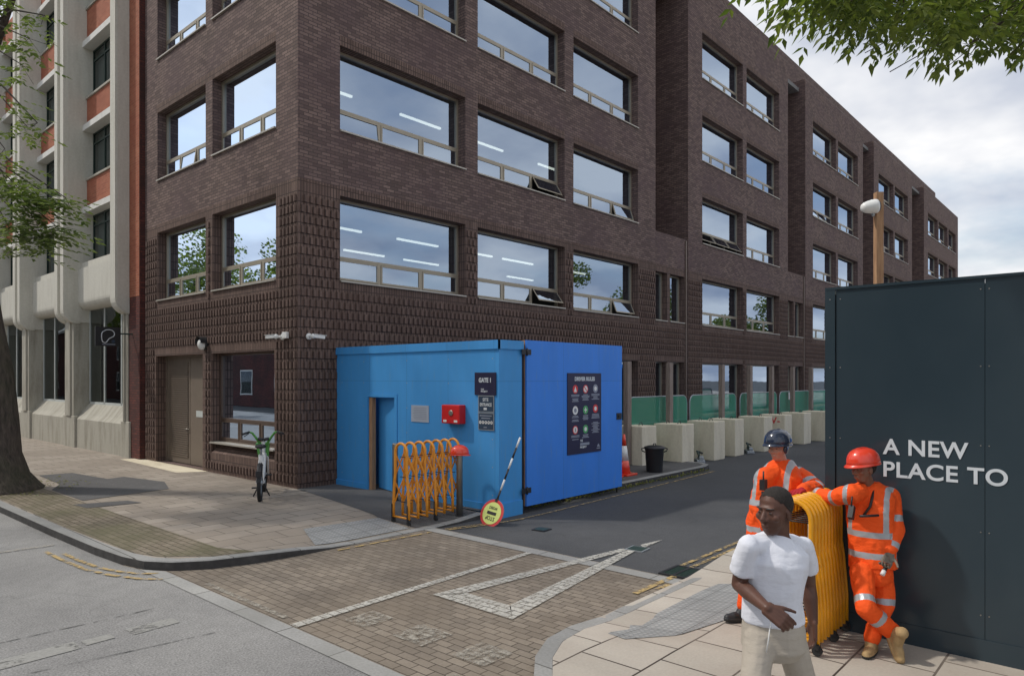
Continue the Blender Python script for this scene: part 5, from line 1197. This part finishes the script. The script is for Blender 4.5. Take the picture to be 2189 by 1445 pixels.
# ---- man in the white T-shirt
def man():
    g0 = at(1652, 1700, 3.85)
    t = thing('person', 'man in a plain white T-shirt and beige joggers walking past, head turned to the left', 'person', (g0.x, g0.y, ZP), 0, None)
    fwd = (-Fw*.9+L_cam*.35).normalized(); right = fwd.cross(Vector((0,0,1))).normalized()   # person's right = image left
    P = lambda u, v, D: at(u, v, D)
    pel, wai, che, nek = P(1652,1345,3.85), P(1651,1285,3.84), P(1655,1200,3.82), P(1664,1142,3.84); hc = P(1657,1092,3.80)
    rs, re, rw = P(1600,1166,3.76), P(1580,1248,3.84), P(1640,1300,3.56); ls, le, lw = P(1716,1168,3.95), P(1728,1248,4.05), P(1738,1330,4.0)
    rh, lh = P(1624,1362,3.82), P(1686,1358,3.92); rk = P(1606,1530,3.62); lk = P(1736,1520,4.0)
    ra = P(1612,0,3.72); ra.z = ZP+.10; la = P(1690,0,4.38); la.z = ZP+.16
    m = MB(); loft(m, [(pel, .13, .09), (wai, .125, .085), (che, .14, .10), (che.lerp(nek, .6), .12, .07), (nek, .06, .055)], right)
    cap(m, nek-Vector((0,0,.03)), .058, hc+Vector((0,0,-.06))-L_cam*.02, .054)
    hf = (L_cam*.80-Fw*.56+Vector((0,0,-.05))); Mr = head(m, hc, hf, Vector((0,0,1)), 1.06)
    for a, b, c in ((rs, re, rw), (ls, le, lw)):
        cap(m, a-Vector((0,0,.015)), .044, a.lerp(b, .5), .051); cap(m, a.lerp(b, .45), .052, b, .041); cap(m, b, .041, b.lerp(c, .35), .043); cap(m, b.lerp(c, .35), .043, c, .027)
    hd_ = (P(1692,1340,3.50)-rw).normalized(); hand(m, rw, hd_, (Fw*.9+Vector((0,0,-.3))), 1, 1.05, .70, .08, .7)
    hand(m, lw, Vector((0,0,-1))+fwd*.1, L_cam, 1, 1.0, .4)
    for a, b, c in ((rh, rk, ra), (lh, lk, la)): cap(m, a, .06, b, .045); cap(m, b, .045, c, .035)
    body = bake('body', m, .0052, 4, [M['skin_dark']], None, t)
    face_bits(hc, Mr, 1.06, t, 1)
    m = MB(); head(m, hc, hf, Vector((0,0,1)), 1.06); Mi = Mr.inverted()
    def kp(p):
        q = Mi @ (p-hc); return q.z > -.045+1.05*(q.y+.062)+(.012*noise.noise(p*60)) and q.z > -.05 and not (q.z < .0 and abs(q.x) > .07 and q.y > -.03)
    bake('hair', m, .0045, 4, [M['hair']], None, t, lambda p, n: .0028+.002*noise.noise(p*190), kp)
    m = MB(); hem = P(1651,1318,3.85)
    loft(m, [(hem-Vector((0,0,.012)), .163, .118), (wai, .155, .113), (wai.lerp(che, .5), .160, .118), (che, .172, .122), (che.lerp(nek, .45), .166, .108), (che.lerp(nek, .8), .11, .085), (nek-Vector((0,0,.016)), .080, .072)], right, 28, 2.3)
    for a, b in ((rs, re), (ls, le)):
        d = (b-a).normalized(); cap(m, a-Vector((0,0,.004)), .060, a+d*.06, .062); cap(m, a-Vector((0,0,.006)), .056, nek-Vector((0,0,.035)), .048)
        d2 = Vector((d.y, -d.x, 0)).normalized(); loft(m, [(a+d*.03, .060, .060), (a+d*.09, .062, .062), (a+d*.165, .066, .066)], d2, 20, 2)
    bake('t_shirt', m, .006, 5, [M['tee']], None, t, wr(.0065, 9, (1, 1, .55), 3))
    m = MB(); loft(m, [(P(1651,1300,3.85), .148, .104), (pel, .165, .122), (P(1652,1378,3.85), .168, .120), (P(1653,1396,3.86), .13, .095)], right, 28)
    for a, b, c in ((rh, rk, ra), (lh, lk, la)): cap(m, a-Vector((0,0,.01)), .088, b, .063); cap(m, b, .063, c+Vector((0,0,.05)), .052)
    bake('trousers', m, .007, 5, [M['jogger']], None, t, wr(.006, 6, (1, 1, .5), 9))
    m = MB(); wp = P(1648,1322,3.70); m.tube([wp, wp+Vector((0,0,-.10))-Fw*.02+L_cam*.02, wp+Vector((0,0,-.17))-Fw*.015+L_cam*.03], .0035, 6); m.build('drawstring', M['white'], t)
    shoe('shoe', ra, fwd, M['white'], t, 1, ZP); shoe('shoe', la, fwd, M['white'], t, 1, ZP+.03)
man()
def vestmat(band_pts, limbs, arms, nek, right, zb):
    def f(p, n):
        for A, B, Cc, bands in limbs:
            l1, d1 = par(p, A, B); l2, d2 = par(p, B, Cc)
            L = l1 if d1 < d2 else (B-A).length+l2
            dd = min(d1, d2)
            if dd < .105 and any(b0 < L < b1 for b0, b1 in bands): return 1
        return 0
    return f
def worker2():
    P = at; g0 = P(1885, 1385, 6.1)
    t = thing('person', 'site worker in full orange hi-vis and red orange helmet leaning back on the navy hoarding', 'person', (g0.x, g0.y, ZP), 0, None)
    fwd = (-Fw*.75+L_cam*.62).normalized(); right = fwd.cross(Vector((0,0,1))).normalized()
    pel, wai, che, nek = P(1863,1218,6.2), P(1864,1175,6.22), P(1862,1095,6.23), P(1858,1037,6.24); hc = P(1847,1001,6.17)
    rs, re, rw = P(1820,1056,6.12), P(1779,1064,6.36), P(1746,1053,6.52); ls, le, lw = P(1901,1062,6.24), P(1915,1132,6.14), P(1901,1183,6.04)
    rh, rk, ra = P(1842,1222,6.14), P(1851,1300,5.93), P(1903,1350,5.98); lh, lk, la = P(1884,1220,6.22), P(1892,1295,6.12), P(1863,1365,6.08)
    m = MB(); loft(m, [(pel, .13, .10), (wai, .13, .10), (che, .15, .11), (nek-Vector((0,0,.03)), .13, .07), (nek+Vector((0,0,.02)), .06, .055)], right)
    cap(m, nek-Vector((0,0,.03)), .06, hc+Vector((0,0,-.05)), .052)
    hf = (L_cam*.93-Fw*.2+Vector((0,0,-.12))); Mr = head(m, hc, hf, Vector((0,0,1)), 1.02)
    for a, b, c in ((rs, re, rw), (ls, le, lw)): cap(m, a, .05, b, .04); cap(m, b, .04, c, .028)
    for a, b, c in ((rh, rk, ra), (lh, lk, la)): cap(m, a, .07, b, .05); cap(m, b, .05, c, .04)
    hd1 = (P(1727,1056,6.56)-rw); hand(m, rw, hd1, Vector((0,0,-1)), 1, .98, .3); hd2 = (P(1894,1206,6.0)-lw); hand(m, lw, hd2, L_cam*.6-Fw*.6, -1, .98, .9)
    bake('body', m, .0065, 3, [M['skin_mid']], None, t); face_bits(hc, Mr, 1.02, t, 0)
    for w_, d_, n_, sd, cu in ((rw, hd1, Vector((0,0,-1)), 1, .3), (lw, hd2, L_cam*.6-Fw*.6, -1, .9)):
        m = MB(); hand(m, w_, d_, n_, sd, 1.14, cu); cap(m, w_-d_.normalized()*.03, .034, w_+d_.normalized()*.01, .032); bake('glove', m, .005, 2, [M['glove_grey']], None, t)
    m = MB(); hat(m, hc+Mr @ Vector((0,.0,.045)), hf, Vector((0,0,1))+L_cam*.1, 1.08); m.build('helmet', M['helmet_red'], t)
    m = MB(); c = hc+Mr @ Vector((0,-.03,.01)); m.ell(c, (.080,.078,.075), Mr, 20); bake('hair', m, .005, 2, [M['hair']], None, t)
    # jacket
    m = MB(); hem = P(1866,1205,6.2)
    loft(m, [(hem-Vector((0,0,.03)), .19, .15), (wai, .185, .150), (wai.lerp(che, .5), .19, .155), (che, .20, .155), (che.lerp(nek, .55), .205, .135), (che.lerp(nek, .9), .15, .10), (nek+Vector((0,0,.025)), .082, .076)], right, 28, 2.3)
    for a, b, c in ((rs, re, rw), (ls, le, lw)):
        cap(m, nek.lerp(a, .5)-Vector((0,0,.02)), .075, a, .084); cap(m, a, .084, b, .068); cap(m, b, .070, b.lerp(c, .86), .050)
    bt = lambda p, A, B: par(p, A, B)
    AR = [(rs, re, rw, ((.17,.225),(.40,.45))), (ls, le, lw, ((.17,.225),(.42,.47)))]
    zw1, zw2 = P(1862,1138,6.2).z, P(1862,1182,6.2).z
    def jm(p, n):
        inarm = False
        for A, B, Cc, bands in AR:
            l1, d1 = par(p, A, B); l2, d2 = par(p, B, Cc); L = l1 if d1 < d2 else (B-A).length+l2
            q = p-che; lat = abs(q.dot(right))
            if min(d1, d2) < .10 and (L > .10 and lat > .185):
                inarm = True
                if any(b0 < L < b1 for b0, b1 in bands): return 1
        if inarm: return 0
        if abs(p.z-zw1) < .027 or abs(p.z-zw2) < .027: return 1
        lat = (p-che).dot(right)
        if p.z > zw1 and .125 < abs(lat) < .165: return 1
        return 0
    bake('jacket', m, .0065, 4, [M['hivis'], M['tape']], jm, t, wr(.008, 10, (1, 1, .7), 1))
    # trousers
    m = MB(); loft(m, [(wai, .155, .125), (pel, .17, .135), (pel-Vector((0,0,.07)), .165, .13), (pel-Vector((0,0,.11)), .13, .11)], right)
    for a, b, c in ((rh, rk, ra), (lh, lk, la)): cap(m, a, .094, b, .077); cap(m, b, .077, c+Vector((0,0,.02)), .070)
    TRS = [(rh, rk, ra, ((.24,.295),(.44,.495))), (lh, lk, la, ((.24,.295),(.40,.455)))]
    def tm(p, n):
        best = None
        for A, B, Cc, bands in TRS:
            l1, d1 = par(p, A, B); l2, d2 = par(p, B, Cc); L = l1 if d1 < d2 else (B-A).length+l2; d = min(d1, d2)
            if best is None or d < best[0]: best = (d, any(b0 < L < b1 for b0, b1 in bands))
        return 1 if best[1] else 0
    bake('trousers', m, .0065, 4, [M['hivis'], M['tape']], tm, t, wr(.009, 9, (1, 1, .6), 4))
    shoe('boot', ra+Rt*.01, (-Fw*.8-L_cam*.1), M['boot'], t, 1.05, ra.z-.06, tilt=1.0); shoe('boot', la, fwd, M['boot'], t, 1.05, ZP)
    # straps and radio
    m = MB(); c1 = che+fwd*.165; r1 = right
    m.tube([nek+fwd*.07-r1*.06, che+fwd*.17-r1*.03+Vector((0,0,.08)), che+fwd*.172+r1*.02], .012, 6); m.build('strap', M['black'], t)
    m = MB(); q = P(1820,1096,6.02); m.box((-.03,-.02,-.05),(.03,.02,.06), 0, Matrix.Translation(q) @ Matrix.Rotation(.5, 4, 'Y')); m.tube([q+Vector((0,0,.06)), q+Vector((.02,.0,.14))], .007, 6); m.build('radio', M['black'], t)
    m = MB(); a_, b_2 = P(1838,1103,6.0), P(1878,1101,6.02); m.tube([a_, a_.lerp(b_2,.5)+fwd*.01, b_2], .011, 6); m.build('chest_strap', M['black'], t)
    m = MB(); q = P(1897,1205,5.99); q2 = P(1886,1228,5.96); m.tube([q, q2], .017, 10); m.build('torch_grip', M['black'], t)
    m = MB(); m.tube([q.lerp(q2,.62), q.lerp(q2, 1.03)], .019, 10); m.build('torch_head', M['white'], t)
worker2()
def worker1():
    P = at; g0 = P(1625, 1320, 7.0)
    t = thing('person', 'site worker in hi-vis jacket and dark blue helmet resting a red glove on the barrier', 'person', (g0.x, g0.y, ZP), 0, None)
    fwd = (-Fw*.72+L_cam*.66).normalized(); right = fwd.cross(Vector((0,0,1))).normalized()
    pel, wai, che, nek = P(1640,1158,7.0), P(1646,1118,6.98), P(1664,1050,6.95), P(1674,992,6.97); hc = P(1664,957,6.92)
    rs, re, rw = P(1636,1022,6.86), P(1622,1085,6.84), P(1640,1130,6.72); ls, le, lw = P(1712,1022,7.04), P(1744,1046,6.80), P(1715,1048,6.52)
    rh, rk, ra = P(1622,1168,6.95), P(1604,1242,6.88), P(1592,1304,6.90); lh, lk, la = P(1660,1166,7.08), P(1668,1240,7.0), P(1668,1306,7.02)
    m = MB(); loft(m, [(pel, .13, .10), (wai, .13, .10), (che, .16, .12), (nek-Vector((0,0,.03)), .13, .07), (nek+Vector((0,0,.02)), .06, .055)], right)
    cap(m, nek-Vector((0,0,.03)), .06, hc+Vector((0,0,-.05)), .056)
    hf = (L_cam*.75-Fw*.6+Vector((0,0,-.1))); Mr = head(m, hc, hf, Vector((0,0,1)), 1.05)
    for a, b, c in ((rs, re, rw), (ls, le, lw)): cap(m, a, .05, b, .04); cap(m, b, .04, c, .028)
    for a, b, c in ((rh, rk, ra), (lh, lk, la)): cap(m, a, .07, b, .05); cap(m, b, .05, c, .04)
    hd1 = (P(1699,1052,6.42)-lw); hand(m, lw, hd1, Vector((0,0,-1)), -1, .98, .45); hd2 = Vector((0,0,-1))+fwd*.4; hand(m, rw, hd2, -right, -1, .98, .5)
    bake('body', m, .007, 3, [M['skin_light']], None, t); face_bits(hc, Mr, 1.05, t, 0)
    m = MB(); hand(m, lw, hd1, Vector((0,0,-1)), -1, 1.16, .45); cap(m, lw-hd1.normalized()*.04, .04, lw, .038); bake('glove', m, .005, 2, [M['glove_red']], None, t)
    m = MB(); hand(m, rw, hd2, -right, -1, 1.16, .5); cap(m, rw-hd2.normalized()*.04, .04, rw, .038); bake('glove', m, .006, 2, [M['glove_red']], None, t)
    m = MB(); hat(m, hc+Mr @ Vector((0,.0,.042)), hf, Vector((0,0,1)), 1.12); m.build('helmet', M['helmet_blue'], t)
    m = MB(); m.ell(hc+Mr @ Vector((0,-.035,0)), (.084,.075,.085), Mr, 20); m.ell(hc+Mr @ Vector((.078,0,-.01)), (.02,.035,.045), Mr); m.ell(hc+Mr @ Vector((-.078,0,-.01)), (.02,.035,.045), Mr); bake('ear_defenders', m, .005, 2, [M['helmet_blue']], None, t)
    m = MB()
    loft(m, [(pel-Vector((0,0,.05)), .215, .18), (wai, .22, .19), (wai.lerp(che, .5), .225, .195), (che, .215, .18), (che.lerp(nek, .55), .205, .15), (che.lerp(nek, .9), .15, .11), (nek+Vector((0,0,.045)), .085, .080)], right, 28, 2.3)
    for a, b, c in ((rs, re, rw), (ls, le, lw)):
        cap(m, nek.lerp(a, .5)-Vector((0,0,.02)), .085, a, .098); cap(m, a, .098, b, .085); cap(m, b, .086, b.lerp(c, .9), .060)
    AR = [(rs, re, rw, ((.18,.235),(.42,.47))), (ls, le, lw, ((.14,.195),(.26,.31)))]
    zw1, zw2 = P(1664,1068,6.95).z, P(1650,1128,6.98).z
    def jm(p, n):
        for A, B, Cc, bands in AR:
            l1, d1 = par(p, A, B); l2, d2 = par(p, B, Cc); L = l1 if d1 < d2 else (B-A).length+l2
            if min(d1, d2) < .12 and L > .08 and abs((p-che).dot(right)) > .195:
                return 1 if any(b0 < L < b1 for b0, b1 in bands) else 0
        if abs(p.z-zw1) < .028 or abs(p.z-zw2) < .028: return 1
        if p.z > zw1 and .10 < abs((p-che).dot(right)) < .15: return 1
        return 0
    bake('jacket', m, .007, 4, [M['hivis'], M['tape']], jm, t, wr(.011, 9, (1, 1, .8), 7))
    m = MB(); loft(m, [(wai, .16, .14), (pel, .18, .15), (pel-Vector((0,0,.1)), .15, .13)], right)
    for a, b, c in ((rh, rk, ra), (lh, lk, la)): cap(m, a, .10, b, .085); cap(m, b, .085, c+Vector((0,0,.06)), .075)
    bake('trousers', m, .008, 3, [M['hivis'], M['tape']], lambda p, n: 1 if .40 < p.z < .46 or .56 < p.z < .62 else 0, t, wr(.009, 9, (1, 1, .6), 2))
    shoe('boot', ra, L_cam*.9-Fw*.2, M['black'], t, 1.1, ZP); shoe('boot', la, fwd, M['black'], t, 1.1, ZP)
    m = MB(); q = che+fwd*.20
    m.tube([nek+fwd*.09+right*.07, che+fwd*.19+right*.06+Vector((0,0,.05)), che+fwd*.195+right*.05], .011, 6); m.build('strap', M['black'], t)
    m = MB(); q = P(1632,1036,6.68); m.box((-.035,-.025,-.05),(.035,.025,.05), 0, Matrix.Translation(q)); m.tube([q, q+Vector((0,0,.13))], .008, 6); m.build('radio', M['black'], t)
    m = MB(); a_, b_2 = P(1628,1052,6.70), P(1700,1060,6.78); m.tube([a_, a_.lerp(b_2,.5)+fwd*.05, b_2], .012, 6); m.build('chest_strap', M['black'], t)
worker1()
